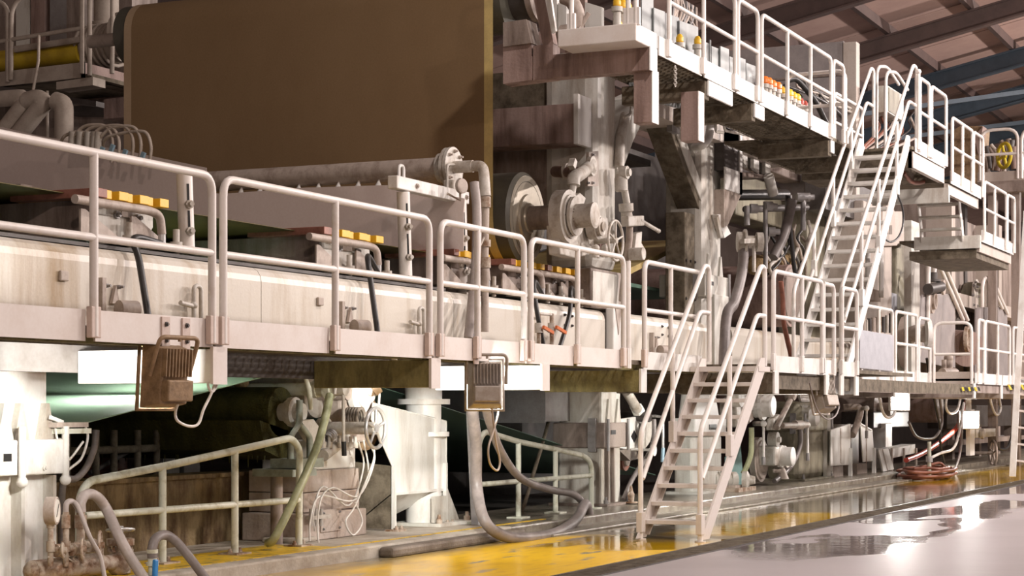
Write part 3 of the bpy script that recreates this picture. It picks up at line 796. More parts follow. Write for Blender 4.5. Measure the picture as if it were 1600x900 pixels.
cw = thing('pipe_column', 'white round column with flange rings beside the white hopper', 'column')
cx_ = A(684, 700, 9.62); X_, Y_ = cx_.x, 9.8
MB().lathe((X_, Y_, .12), ZA, [(0, .2), (.3, .2), (1.0, .2), (1.0, .29), (1.05, .29), (1.05, .2), (1.36, .2), (1.36, .30), (1.42, .30), (1.42, .21), (1.72, .21)], 28).build('shaft', 'white_paint', cw)
MB().box(X_ - .25, X_ + .35, Y_ - .25, Y_ + .25, 1.75, 1.84).build('head_plate', 'white_paint', cw)
MB().box(X_ - .28, X_ + .6, Y_ - .35, Y_ + .3, .12, .155).build('base_plate', 'frame_paint', cw)
for dy in (-.16, .16):
    MB().prism([(X_ + .1, Y_ + dy, .155), (X_ + .58, Y_ + dy, .155), (X_ + .52, Y_ + dy, .24), (X_ + .26, Y_ + dy, .56), (X_ + .1, Y_ + dy, .56)], (0, .025, 0)).build('gusset', 'frame_paint', cw)
MB().box(X_ - .2, X_ + .12, Y_ - .24, Y_ - .2, .16, .45).build('foot_box', 'frame_paint', cw)
for dx in (-.2, .5):
    MB().bolt((X_ + dx, Y_ - .3, .155), ZA, .04, .1).build('anchor_bolt', 'rusty_pipe', cw)

cbx = column('pale upright frame column right of the diagonal brace', 27.62, 28.6, 9.46, 10.1, 2.6, 6.0, 'frame_paint', [(3.15, 3.5)], 'frame_paint', base=False, r=.12)
MB().box(27.15, 27.6, 9.58, 9.9, 1.9, 4.42).build('side_strut', 'dirt_and_shade', cbx, bev=.02)
for z in (3.68, 3.1, 2.6):
    for x in (27.2, 27.4, 27.6):
        MB().bolt((x, 9.6, z), -YA, .03, .04).build('bolt', 'dark_steel', cbx)
MB().box(27.9, 28.7, 9.36, 9.46, 1.9, 3.2).build('front_post', 'frame_paint', cbx, bev=.01)

# cross boxes behind the tall column, seen beside the fabric edge
cr = thing('cross_box', 'stained brown box beam running across the machine beside the fabric edge', 'beam')
a = A(920, 172, 9.6); b = A(920, 232, 9.6)
MB().box(22.75, 23.2, 9.56, 15.6, b.z, a.z).build('body', 'stained_brown', cr, bev=.01)
MB().box(22.74, 23.2, 9.5, 9.56, b.z - .02, a.z + .12).build('end_plate', 'white_paint', cr)
cr = thing('cross_box', 'dark sheet standing for the shaded gap under the upper stained beam', 'beam')
MB().box(23.3, 23.5, 9.9, 15.6, a.z, 6.0).build('body', 'dirt_and_shade', cr)  # dark sheet placed where the gap holds only shade
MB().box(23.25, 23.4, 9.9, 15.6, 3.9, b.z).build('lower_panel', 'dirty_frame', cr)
cr = thing('cross_box', 'upper stained brown beam with notched top across the machine', 'beam')
z0 = UZ - .22
P = [AX(x, y, 20.03) for x, y in ((786, 130), (786, 68), (862, 60), (866, 84), (910, 78), (910, 122))]
MB().prism([AX(x, y, 20.04) for x, y in ((786, 131), (786, 73), (830, 67), (830, 125))], (.25, 0, 0)).build('block', 'stained_brown', cr)
MB().prism([AX(x, y, 20.04) for x, y in ((833, 126), (833, 72), (864, 68), (864, 122))], (.2, 0, 0)).build('block', 'stained_brown', cr)
MB().prism([AX(x, y, 20.0) for x, y in ((786, 73), (786, 35), (822, 30), (830, 67))], (.3, 0, 0)).build('saddle', 'dirty_frame', cr)
MB().prism([AX(x, y, 20.05) for x, y in ((830, -20), (848, -20), (865, 68), (848, 70))], (.12, 0, 0)).build('raking_post', 'stained_brown', cr)
MB().prism([AX(x, y, 19.95) for x, y in ((848, -20), (858, -20), (868, 48), (862, 52))], (.05, 0, 0)).build('white_edge', 'white_paint', cr)

# arch brace between the two columns
ar = thing('arch_brace', 'white arched brace joining the tall column and the next column', 'brace')
def band(parent, name, path, wpx, Y, dep, m):
    pts = [A(x, y, Y) for x, y in path]
    out, inn = [], []
    for i, p in enumerate(pts):
        d = (pts[min(i + 1, len(pts) - 1)] - pts[max(i - 1, 0)]).normalized()
        n = V((-d.z, 0, d.x)); k = wpx
        out.append(p + n * k); inn.append(p - n * k)
    return MB().prism(out + inn[::-1], (0, dep, 0)).build(name, m, parent, bev=.01)
band(ar, 'left_leg', [(964, 262), (985, 205), (1002, 170)], .17, 9.5, .45, 'frame_paint')
band(ar, 'crown', [(998, 172), (1018, 162), (1046, 170)], .17, 9.5, .45, 'frame_paint')
l = band(ar, 'right_leg', [(1040, 162), (1062, 225), (1098, 322)], .15, 9.52, .36, 'dirt_and_shade')  # leg coloured dark for its shaded side, pale strip for the lit face
band(ar, 'right_leg_lit_face', [(1047, 166), (1070, 228), (1104, 322)], .11, 9.49, .03, 'frame_paint')
MB().tube([A(978, 180, 9.4), A(969, 215, 9.4), A(967, 260, 9.4)], .075).build('side_pipe', 'cast_iron', ar)
MB().box(A(1050, 190, 9.4).x, A(1062, 190, 9.4).x, 9.4, 9.48, A(1050, 205, 9.4).z, A(1050, 180, 9.4).z).build('clip', 'grey_steel', ar)
t = thing('bent_pipe', 'thick white pipe bend under the upper platform beside the second hanger post', 'pipe')
MB().tube(fil([A(1110, 185, 8.9), A(1109, 215, 8.9), A(1098, 228, 8.9), A(1085, 230, 9.2)], .2), .06).build('tube', 'white_paint', t)
MB().lathe(A(1085, 230, 9.2), -YA, [(0, .09), (.03, .09)], 14).build('flange', 'white_paint', t)
for i, (pts, r_, lab) in enumerate(([[(1118, 190), (1118, 206), (1130, 207)], .022, 'short thin bent pipe beside the column top'], [[(1131, 187), (1132, 204), (1187, 215)], .022, 'thin bent pipe reaching right below the upper grating'], [[(986, 125), (986, 178), (975, 184)], .02, 'thin bent pipe beside the first hanger post'])):
    o = MB().tube(fil([A(x, y, 8.9) for x, y in pts], .1), r_, 8).build('thin_pipe', 'cast_iron'); tag(o, lab, 'pipe')

# dark press hood behind the columns
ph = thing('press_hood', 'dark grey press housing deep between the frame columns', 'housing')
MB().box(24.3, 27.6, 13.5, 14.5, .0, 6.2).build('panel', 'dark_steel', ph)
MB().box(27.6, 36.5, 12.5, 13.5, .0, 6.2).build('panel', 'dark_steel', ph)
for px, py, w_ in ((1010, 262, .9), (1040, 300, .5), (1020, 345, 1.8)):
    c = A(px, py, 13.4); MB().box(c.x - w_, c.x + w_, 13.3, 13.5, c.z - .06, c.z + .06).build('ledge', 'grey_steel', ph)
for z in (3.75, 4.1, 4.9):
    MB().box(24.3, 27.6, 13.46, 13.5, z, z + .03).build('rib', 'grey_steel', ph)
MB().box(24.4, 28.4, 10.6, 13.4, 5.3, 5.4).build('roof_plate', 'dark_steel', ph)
t = thing('press_felt', 'pale felt band descending between the two frame columns', 'felt')
MB().prism([A(982, 420, 10.2), A(1078, 374, 10.2), A(1078, 380, 10.2), A(982, 430, 10.2)], (0, 4, 0)).build('band', 'wire_edge', t)
t = thing('press_felt', 'dark olive felt behind the guard rail left of the lower stair', 'felt')
MB().prism([A(975, 440, 10.2), A(1090, 462, 10.2), A(1090, 466, 10.2), A(975, 446, 10.2)], (0, 4, 0)).build('band', 'wire_dark_green', t)
# ------------------------------------------------------------------ foil boxes with yellow caps
def foil_box(label, x0, w, hose_px, capn=6, front=9.62, m='frame_paint', hm='hose_black', gus=True):
    t = thing('foil_box', label, 'foil box', 'yellow capped foil boxes')
    x1 = x0 + w; zt = 3.17
    MB().box(x0, x1, front + .03, 15.2, 2.86, zt).build('body', 'dirty_frame', t)
    MB().prism([(x0 - .02, front, zt), (x1 + .02, front, zt), (x1 + .02, front, 3.0), (x1 - .12, front, 2.84), (x0 + .1, front, 2.84), (x0 - .02, front, 3.0)], (0, .03, 0)).build('end_plate', m, t, bev=.006)
    MB().box(x0 + w * .42, x0 + w * .62, front - .006, front, zt - .12, zt - .05).build('name_plate', 'cast_beige', t)
    for f in (.32, .72):
        MB().bolt((x0 + w * f, front, zt - .11), -YA, .035, .05).build('bolt', 'grey_steel', t)
    n = capn
    for i in range(n + 1):
        a = x0 - .14 + (w + .12) * i / n; b = a + (w + .12) / n * (.62 if i % 2 else .92)
        f = front - .10 + (.03 if i % 2 else 0)
        MB().box(a, b, f, f + .9, zt + .0, zt + .075).build('foil_cap', 'brown_cap' if i == 0 else 'yellow_cap', t, bev=.006)
    # water pipe along the front with an elbow
    p = [V((x0 - .45, front - .11, zt - .05)), V((x1 - .18, front - .11, zt - .05)), V((x1 - .06, front - .13, zt - .08)), V((x1 - .05, front - .14, zt - .24))]
    MB().tube(fil(p, .09), .038, 12).build('water_pipe', 'cast_beige', t)
    MB().cyl((x1 - .05, front - .14, zt - .22), (x1 - .05, front - .14, zt - .34), .033, 10).build('hose_clip', 'bright_steel', t)
    # clamping feet
    for fx in (x0 + .42 * w, x1 + .25):
        f = MB().box(fx - .28, fx + .16, front - .16, front + .05, 2.80, 2.84).build('foot_plate', 'cast_iron', t)
        MB().cyl((fx, front - .08, 2.76), (fx, front - .08, 3.0), .03, 8).lathe((fx, front - .08, 2.84), ZA, [(0, .06), (.05, .06)], 6).build('stud', 'cast_iron', f)
        if gus:
            MB().prism([(fx - .62, front - .06, 3.06), (fx - .56, front - .06, 3.06), (fx - .05, front - .06, 2.84), (fx - .62, front - .06, 2.84)], (0, .02, 0)).build('gusset', 'cast_beige', f)
    h = [V((x1 - .05, front - .14, zt - .32))] + [A(px, py, Y) for px, py, Y in hose_px]
    o = MB().tube(spl(h), .029, 8).build('drain_hose', hm); tag(o, 'black hose hanging from ' + label, 'hose', 'hoses of the foil boxes')
    return t
foil_box('yellow-capped foil box nearest the left behind the railing', 12.75, .75, [(210, 372, 9.42), (218, 410, 9.3), (232, 498, 9.2)])
foil_box('yellow-capped foil box in the middle behind the railing', 16.4, .95, [(575, 400, 9.42), (578, 430, 9.3), (590, 520, 9.2)])
foil_box('brown yellow-capped foil box beside the right-hand slotted post', 19.3, .7, [(748, 440, 9.42), (745, 480, 9.3), (742, 525, 9.2)], m='dirty_frame')
foil_box('grimy yellow-capped foil box just under the large roll', 20.85, .75, [(835, 440, 9.4), (838, 480, 9.3), (850, 545, 9.25)], m='dirty_frame')
foil_box('grimy yellow-capped foil box between large roll and tall column', 21.95, .75, [(892, 450, 9.4), (890, 490, 9.3), (873, 548, 9.25)], m='dirty_frame')

# slotted support posts
def slotted(label, px, ytop, ybot, Y=9.62, lean=2):
    t = thing('slotted_post', label, 'post', 'slotted support posts')
    a, b = A(px + lean, ybot, Y), A(px - lean, ytop, Y)
    MB().tube([a, b], .072, 16).build('tube', 'rail_paint', t)
    n = V((-.55, -.83, 0))
    for f0, f1 in ((.58, .86), (.22, .5)):
        p, q = a.lerp(b, f0) + n * .069, a.lerp(b, f1) + n * .069
        MB().bar(p, q, .022, .01, n).build('slot', 'black_paint', t)
        c = p + n * .0
        MB().bolt(c, n, .04, .09).build('bolt', 'cast_iron', t)
    MB().box(a.x - .14, a.x + .14, Y - .12, Y + .12, a.z - .02, a.z).build('foot', 'cast_iron', t)
    return t
slotted('slotted white post beside the left yellow-capped foil box', 290, 272, 388)
slotted('slotted white post carrying the left end of the flat bar', 632, 300, 432)
slotted('slotted white post carrying the right end of the flat bar', 721, 312, 458)

sp = thing('spray_pipe', 'fat spray pipe with bolted flange and nozzles across the machine', 'pipe')
pc = A(700, 262, 9.75)
PX, PZ = pc.x, pc.z
MB().cyl((PX, 9.78, PZ), (PX, 15.2, PZ), .125, 24).build('pipe', 'cast_beige', sp)
MB().lathe((PX, 9.85, PZ), -YA, [(0, .17), (.06, .17), (.06, .14), (.09, .14), (.09, .23), (.13, .23), (.14, .235), (.18, .235), (.18, .07), (.42, .07)], 28).build('flange', 'cast_iron', sp)
bolts(sp, (PX, 9.67, PZ), -YA, .185, 8, .022, .05, 'cast_beige')
MB().tube(fil([(PX, 9.45, PZ), (PX, 9.30, PZ), (PX, 9.27, PZ - .35)], .12), .062, 12).build('elbow', 'cast_iron', sp)
MB().tube([(PX, 9.27, PZ - .34), (PX - .02, 9.27, PZ - 1.0), (PX - .02, 9.27, PZ - 1.9)], .045, 10).build('down_pipe', 'cast_beige', sp)
for i, (z, h_) in enumerate(((PZ - .36, .12), (PZ - .85, .08), (PZ - 1.05, .12))):
    MB().cyl((PX - .01, 9.27, z), (PX - .01, 9.27, z - h_), .065, 10).build('coupling', 'rusty_pipe', sp)
MB().tube([(PX - .02, 9.27, PZ - .80), (PX - .25, 9.25, PZ - 1.0)], .014, 6).build('cock_handle', 'cast_iron', sp)
for k in range(17):
    y = 10.35 + .27 * k
    MB().lathe((PX - .06, y, PZ - .10), V((-.25, 0, -1)), [(0, .012), (.03, .02), (.09, .045), (.11, .045), (.11, .012), (.14, .008)], 8).build('nozzle', 'white_paint', sp)
t = thing('flat_bar', 'white flat bar on slotted posts carrying the spray pipe end', 'bar')
a, b = A(613, 293, 9.62), A(726, 315, 9.62)
MB().box(a.x, b.x, 9.56, 9.68, a.z - .01, a.z + .13).build('bar', 'white_paint', t, bev=.01)
MB().tube(fil([(a.x + .15, 9.62, a.z + .12), (a.x + .15, 9.62, a.z + .26), (a.x + .26, 9.62, a.z + .26), (a.x + .26, 9.62, a.z + .12)], .05), .018, 8).build('lifting_eye', 'white_paint', t)
for x in (a.x + .45, b.x - .08):
    MB().bolt((x, 9.56, a.z + .06), -YA, .03, .03).build('bolt', 'cast_beige', t)
MB().box(PX - .2, PX + .12, 9.58, 9.72, a.z + .13, a.z + .24).build('saddle', 'cast_iron', t, bev=.02)
MB().tube(fil([(PX - .28, 9.62, a.z + .1), (PX - .28, 9.62, a.z + .4), (PX - .1, 9.62, a.z + .42)], .05), .015, 8).build('clip', 'cast_iron', t)
t = thing('pressure_gauge', 'small round gauge beside the spray pipe elbow', 'gauge')
c = A(719, 291, 9.4)
MB().lathe(c, V((-.3, -1, 0)), [(0, .085), (.04, .085), (.045, .07)], 20).build('case', 'cast_beige', t)
MB().tube([c - ZA * .07, c - ZA * .16, V((c.x, 9.57, a.z + .06))], .014, 8).build('stem', 'rusty_pipe', t)
hose('supply_hose', 'thick grey hose hanging from the spray pipe elbow', [A(741, 285, 9.2), A(745, 330, 9.15), A(744, 400, 9.1), A(738, 470, 9.1), A(732, 528, 9.1)], .055, 'hose_pinkgrey')
hose('supply_hose', 'second dark hose beside the spray pipe supply hose', [A(741, 460, 9.25), A(739, 500, 9.15), A(737, 530, 9.1)], .035, 'hose_black')
t = thing('drain_cock', 'pair of drain cocks with orange levers behind the walkway rail', 'valve')
for px, lx, ly in ((842, 862, 516), (862, 883, 518)):
    q = A(px, 505, 9.28)
    MB().tube([A(px, 490, 9.28), A(px, 545, 9.28)], .028, 8).build('pipe', 'rusty_pipe', t)
    MB().lathe(A(px, 520, 9.28), ZA, [(0, .05), (.12, .05)], 10).build('body', 'cast_iron', t)
    MB().bar(A(px + 7, 511, 9.2), A(px + 22, 520, 9.2), .03, .04).build('lever', 'orange_handle', t)
MB().tube(fil([A(842, 492, 9.28), A(842, 490, 9.28), A(862, 492, 9.28), A(862, 500, 9.28)], .03), .018, 8).build('bridge_pipe', 'cast_iron', t)

# hose tangle above the far end of the rail at the left
t = thing('tube_manifold', 'manifold with curled tan tubes above the left railing', 'manifold')
MB().box(18.6, 19.0, 15.2, 16.2, 3.9, 4.2).build('block', 'cast_beige', t)
for k, (x0, x1, xt, yt) in enumerate(((108, 176, 150, 195), (120, 186, 160, 197), (135, 208, 180, 196), (150, 220, 195, 197), (160, 236, 215, 205), (92, 146, 120, 206))):
    pts = [AX(x0, 232, 18.8), AX(x0 + 6, 216, 18.7), AX((x0 + xt) / 2, yt + 4, 18.7), AX(xt, yt, 18.7), AX((xt + x1) / 2 + 4, yt + 4, 18.7), AX(x1, yt + 24, 18.7), AX(x1 - 2, 254, 18.7)]
    MB().tube(spl(pts), .021, 8).build('tube', 'cable_tan', t)
for px, py in ((159, 236), (175, 232), (195, 240), (223, 244)):
    MB().bar(AX(px - 3, py + 8, 18.5), AX(px + 2, py - 6, 18.5), .035, .05).build('tap_handle', 'blue_faded', t)
for px in (112, 124, 137, 147, 152):
    MB().cyl(AX(px, 236, 18.7), AX(px + 2, 206, 18.7), .05, 8).build('union', 'cast_iron', t)

# ------------------------------------------------------------------ lower level, left to right
gf = thing('return_fabric', 'pale green return fabric sagging under the walkway', 'fabric')
YG = 10.0
def fabric_run(p, q, y0, y1, m, par, name, n=1):
    (x0, z0), (x1, z1) = p, q
    return MB().add([(x0, y0, z0), (x1, y0, z1), (x1, y1, z1), (x0, y1, z0), (x0, y0, z0 - .008), (x1, y0, z1 - .008), (x1, y1, z1 - .008), (x0, y1, z0 - .008)],
                    [(0, 1, 2, 3), (7, 6, 5, 4), (0, 4, 5, 1), (1, 5, 6, 2), (2, 6, 7, 3), (3, 7, 4, 0)]).build(name, m, par)
fabric_run((11.0, 1.0), (16.62, 1.86), YG, 15.3, 'wire_green', gf, 'rising_run')
fabric_run((17.1, 1.85), (27.0, .42), YG, 15.3, 'wire_dark_green', gf, 'falling_run')  # same fabric in a darker green, its shade put into the colour
rr = thing('return_roll', 'floodlit roll end carrying the green return fabric', 'roll')
MB().lathe((16.88, YG - .05, 1.6), YA, [(0, .08), (0, .23), (.02, .262), (5.4, .262)], 36).build('shell', 'cast_iron', rr)
MB().cyl((16.88, YG, 1.6), (16.88, 9.6, 1.6), .08).build('journal', 'cast_beige', rr)
mr = thing('wash_roll', 'dark mossy roll dripping below the green fabric', 'roll')
MB().cyl((16.15, 9.95, 1.40), (16.15, 15.3, 1.40), .25, 28).build('shell', 'moss_roll', mr)
MB().cyl((16.15, 9.7, 1.40), (16.15, 9.95, 1.40), .09).lathe((16.15, 9.78, 1.4), YA, [(0, .15), (.06, .15), (.06, .12), (.1, .12)], 16).build('journal', 'cast_iron', mr)
MB().prism([(15.75, 9.95, 1.32), (16.35, 9.95, 1.2), (16.45, 9.95, .98), (16.2, 9.95, .92), (15.85, 9.95, 1.02)], (0, 5.3, 0)).build('doctor_pan', 'moss_roll', mr)
m_ = MB(); rs = random.Random(4)
for k in range(60):
    y = 10 + k * .085; h_ = rs.uniform(.03, .13)
    m_.lathe((15.95 + rs.uniform(-.05, .1), y, .97), -ZA, [(0, .012), (h_, .003)], 5)
m_.build('drip', 'moss_roll', mr, kind='stuff')
wp = thing('wash_pipe', 'green-grey wash pipe with lever above the mossy roll', 'pipe')
a, b = A(400, 612, 10.3), A(521, 609, 9.5)
MB().tube([(16.45, 9.45, 1.63), (16.45, 13.5, 1.63)], .065, 12).build('pipe', 'rail_worn', wp)
MB().lathe((16.45, 9.75, 1.63), -YA, [(0, .09), (.05, .09), (.05, .075), (.14, .075), (.14, .1), (.22, .1), (.22, .07)], 16).build('union', 'rail_worn', wp)
MB().tube([A(477, 588, 9.5), A(483, 610, 9.5), A(486, 640, 9.5)], [.02, .03, .022], 8).build('lever', 'rail_worn', wp)
MB().lathe((16.45, 9.5, 1.63), -YA, [(0, .07), (.12, .07), (.14, .03)], 12).build('end_plug', 'cast_iron', wp)
lump = MB()
for k in range(14):
    lump.ball(V((16.3 + rs.uniform(-.1, .1), 10.75 + rs.uniform(-.28, .28), 1.68 + rs.uniform(0, .12))), rs.uniform(.05, .09), 5)
o = lump.build('pulp_lump', 'pulp_brown'); tag(o, 'lump of brown pulp stuck on the mossy roll', 'pulp')

# bearing stand on its block
bs_ = thing('block_plinth', 'stained concrete block plinth carrying the floodlit bearing stand', 'plinth')
bx0, bx1, by0, by1 = A(474, 800, 9.66).x, A(562, 800, 9.66).x, 9.66, 10.3
zs = [.12, .40, .60, .82]
for i in range(3):
    for k in range(2):
        xa = bx0 + (bx1 - bx0) * k / 2; xb = bx0 + (bx1 - bx0) * (k + 1) / 2
        if i == 0: xa -= .12 * (k == 0); xb += .04 * (k == 1)
        MB().box(xa + .003, xb - .003, by0 - (.06 if i == 0 else 0), by1, zs[i] + .003, zs[i + 1] - .003).build('block', 'block_concrete', bs_, bev=.012)
MB().box(bx0 - .3, bx0 + .1, by0 - .1, by0 + .3, .12, .17).build('step_block', 'concrete', bs_, bev=.02)
q = MB().box(bx0 + .22, bx0 + .62, by0 - .075, by0 - .061, .2, .42).build('cover_plate', 'block_concrete', bs_)
for dx in (.26, .58):
    for dz in (.23, .39): MB().bolt((bx0 + dx, by0 - .075, dz), -YA, .014, .02).build('bolt', 'grey_steel', q)
st = thing('bearing_stand', 'floodlit bearing stand with bellows and pulley guard on the block', 'bearing')
MB().box(bx0 + .25, bx1 - .05, by0 + .02, by1, .82, 1.12).build('pedestal', 'white_paint', st, bev=.015)
c = A(527, 640, 9.75)
MB().box(bx0 + .3, bx1 - .12, by0 + .05, by1 - .05, 1.12, 1.2).build('bed_plate', 'cast_iron', st)
MB().lathe(A(545, 615, 9.8), -YA, [(0, .18), (.1, .18), (.1, .21), (.16, .21), (.18, .15), (.2, .15)], 24).build('end_cover', 'white_paint', st)
MB().prism([A(x, y, 9.95) for x, y in ((500, 598), (530, 590), (548, 600), (556, 640), (545, 690), (510, 695), (505, 650))], (0, -.22, 0)).build('housing', 'cast_beige', st, bev=.03)
for k in range(5):
    MB().ring(A(546 + k * .3, 651, 9.62) - YA * (.03 * k), YA, .085, .02, 18, 6).build('bellows_fold', 'kerb_dark', st)
gd = MB().lathe(A(566, 660, 9.9), -YA, [(0, .05), (0, .30), (.05, .30), (.07, .27), (.07, .05)], 28).build('pulley_guard', 'lamp_back', st)
MB().lathe(A(556, 625, 9.75), V((.4, -.6, .5)), [(0, .07), (.2, .07), (.2, .09), (.28, .09)], 14).build('oil_cup', 'lamp_back', st)
MB().tube([A(540, 685, 9.75), A(505, 712, 9.6)], .06, 12).build('clamp_cylinder', 'cast_iron', st)
for k in range(4): MB().ring(A(512, 684, 9.62).lerp(A(519, 678, 9.6), k / 3), V((.5, 0, .4)), .05, .012, 14, 6).build('spring', 'grey_steel', st)
MB().tube([A(574, 590, 9.8), A(583, 575, 9.8), A(586, 570, 9.8)], .04, 8).build('lift_link', 'white_paint', st)
MB().ball(A(572, 618, 9.7), .1).build('oil_pot', 'white_paint', st)
for px in (505, 515, 530, 548, 555):
    MB().bolt(A(px, 700, 9.6), ZA, .035, .12).build('bolt', 'cast_iron', st)
yc = thing('forked_casting', 'grey-green forked casting standing before the mossy roll end', 'casting')
for pth in ([(468, 625), (468, 662), (454, 682), (454, 720)], [(468, 662), (484, 682), (484, 720)]):
    P = [A(x, y, 9.55) for x, y in pth]
    MB().tube(fil(P, .06), .038, 4).build('limb', 'cast_green', yc)
MB().prism([A(x, y, 9.62) for x, y in ((470, 658), (490, 655), (502, 672), (494, 700), (480, 680))], (0, .08, 0)).build('web', 'cast_iron', yc)
MB().box(A(450, 720, 9.55).x, A(492, 720, 9.55).x, 9.45, 9.75, .86, .95).build('foot', 'cast_green', yc)
MB().box(A(436, 735, 9.6).x, A(474, 735, 9.6).x, 9.45, 9.9, .78, .85).build('shelf', 'cast_green', yc)
MB().tube([(A(446, 740, 9.6).x, 9.7, .12), (A(446, 740, 9.6).x, 9.7, .79)], .06).build('prop', 'dirty_frame', yc)
hw = thing('shaft_handwheel', 'white spoked handwheel on a fat shaft left of the hopper', 'handwheel')
c = A(587, 669, 9.15)
hwheel(hw, c, YA, .20, .02, 5, 'bright_steel')
MB().tube([c, c + V((0, .8, 0))], .065, 14).lathe(c + V((0, .55, 0)), YA, [(0, .1), (.1, .1)], 14).build('shaft', 'cast_iron', hw)
rd = thing('hanging_rod', 'thin steel rod with black grip hanging before the bearing stand', 'rod')
MB().tube(fil([A(523, 616, 9.4), A(524, 603, 9.4), A(536, 604, 9.4), A(537, 690, 9.4)], .04), .017, 8).build('rod', 'cast_iron', rd)
MB().tube([A(537, 690, 9.4), A(538, 712, 9.4)], .026, 8).build('grip', 'black_paint', rd)
hose('wash_hose', 'greenish corrugated hose slanting down from the wash pipe', [A(515, 618, 9.3), A(511, 640, 9.25), A(498, 690, 9.2), A(478, 740, 9.18), A(450, 800, 9.2), A(428, 842, 9.25), A(419, 848, 9.4)], .042, 'hose_green')
for i, pts in enumerate(([(560, 690), (568, 730), (545, 790), (505, 760), (490, 800), (492, 830)], [(568, 688), (575, 740), (552, 782), (500, 775), (485, 812), (484, 845)], [(576, 690), (585, 720), (560, 775), (520, 762), (500, 785), (498, 848), (520, 850)], [(585, 700), (582, 725), (555, 790), (540, 815), (552, 836), (566, 815), (555, 785)])):
    hose('lubrication_tube', ('first', 'second', 'third', 'fourth')[i] + ' thin pale tube looping over the concrete block, counted from the left', [A(x, y, 9.5 - .02 * i) for x, y in pts], .0095, 'cable_white', 'tube')
t = thing('tube_clip_rack', 'small rack clamping thin tubes against the concrete block', 'rack')
MB().box(A(484, 808, 9.54).x, A(512, 808, 9.54).x, 9.50, 9.58, A(484, 812, 9.54).z, A(484, 806, 9.54).z).build('bar', 'cast_iron', t)
for px in (486, 494, 502): MB().cyl(A(px, 822, 9.52), A(px, 795, 9.52), .02, 8).build('union', 'bright_steel', t)

# white hopper
hp = thing('steel_hopper', 'large floodlit white steel hopper with slanted bottom chute', 'hopper')
F = lambda x, y: A(x, y, 9.62)
front = [F(612, 770), F(612, 708), F(582, 640), F(585, 628), F(694, 655), F(697, 658), F(697, 772)]
fz = F(612, 772).z
pf = [V((F(613, 0).x, 9.62, fz)), V((F(697, 0).x, 9.62, fz)), V((F(697, 0).x, 9.62, F(697, 658).z)), V((F(583, 0).x, 9.62, F(583, 630).z)), V((F(581, 0).x, 9.62, F(581, 655).z)), V((F(613, 0).x, 9.62, F(613, 728).z))]
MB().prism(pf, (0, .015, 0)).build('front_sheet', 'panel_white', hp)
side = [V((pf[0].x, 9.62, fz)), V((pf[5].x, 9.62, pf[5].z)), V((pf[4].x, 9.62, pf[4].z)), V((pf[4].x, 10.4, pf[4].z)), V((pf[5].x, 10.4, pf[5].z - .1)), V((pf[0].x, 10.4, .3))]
MB().add([V((pf[0].x, 9.63, .14)), V((pf[0].x, 9.63, pf[5].z)), V((pf[0].x, 10.25, pf[5].z + .05)), V((pf[0].x, 10.25, .14))] + [V((pf[0].x + .012, p.y, p.z)) for p in (V((0, 9.63, .14)), V((0, 9.63, pf[5].z)), V((0, 10.25, pf[5].z + .05)), V((0, 10.25, .14)))], [(0, 1, 2, 3), (4, 7, 6, 5), (0, 4, 5, 1), (1, 5, 6, 2), (2, 6, 7, 3), (3, 7, 4, 0)]).build('side_sheet', 'dirt_and_shade', hp)
MB().prism([V((pf[0].x, 9.62, fz)), V((pf[1].x, 9.62, fz)), V((pf[1].x - .75, 10.1, .16)), V((pf[0].x, 10.1, .16))], (0, .012, .005)).build('chute', 'panel_white', hp)
MB().bar((pf[0].x, 9.615, fz), (pf[1].x, 9.615, fz), .02, .03).build('lip', 'panel_white', hp)
for x in (pf[0].x, pf[1].x - .06):
    l = MB().box(x - .02, x + .02, 9.58, 9.62, .13, fz + .3).build('leg', 'panel_white', hp)
    MB().box(x - .1, x + .1, 9.5, 9.66, .12, .14).bolt((x - .06, 9.54, .14), ZA, .025, .04).bolt((x + .06, 9.54, .14), ZA, .025, .04).build('foot', 'rusty_pipe', l)
MB().tube([pf[5], pf[4], pf[3], pf[2], pf[1]], .012, 6).build('edge_bead', 'panel_white', hp)

# lower guard rails on the machine pad
YB = 9.37
t = thing('guard_rail', 'weathered off-white sloping rail on the machine pad at the left', 'railing', 'weathered pad rails')
a = lambda x, y: A(x, y, YB)
MB().tube(fil([a(124, 893), a(124, 775), a(138, 752), a(255, 729), a(368, 704), a(455, 684), a(468, 700), a(467, 852)], .16), .034, 12).build('top_rail', 'rail_worn', t)
MB().tube([a(132, 806), a(252, 797), a(467, 781)], .031, 10).build('mid_rail', 'rail_worn', t)
for px, y0, y1 in ((254, 731, 879), (367, 704, 866)):
    MB().tube([a(px, y0), a(px, y1)], .033, 10).build('post', 'rail_worn', t)
for px, y1 in ((124, 893), (254, 879), (367, 866), (467, 852)):
    c = a(px, y1); MB().box(c.x - .12, c.x + .12, YB - .1, YB + .1, .121, .14).bolt((c.x - .08, YB, .14), ZA, .025, .04).bolt((c.x + .08, YB, .14), ZA, .025, .04).build('foot_plate', 'rusty_pipe', t)
t = thing('guard_rail', 'weathered off-white rail on the machine pad beside the clamped column', 'railing', 'weathered pad rails')
YB = 9.36
MB().tube(fil([a(748, 828), a(748, 690), a(757, 674), a(810, 690), a(868, 702), a(912, 712), a(924, 722), a(924, 795)], .15), .034, 12).build('top_rail', 'rail_worn', t)
MB().tube([a(750, 757), a(810, 752), a(924, 743)], .031, 10).build('mid_rail', 'rail_worn', t)
for px, y0, y1 in ((810, 690, 812), (868, 702, 803)):
    MB().tube([a(px, y0), a(px, y1)], .033, 10).build('post', 'rail_worn', t)
for px, y1 in ((748, 822), (810, 812), (868, 803), (924, 795)):
    c = a(px, y1); MB().box(c.x - .12, c.x + .12, YB - .1, YB + .1, .121, .14).build('foot_plate', 'rail_worn', t)

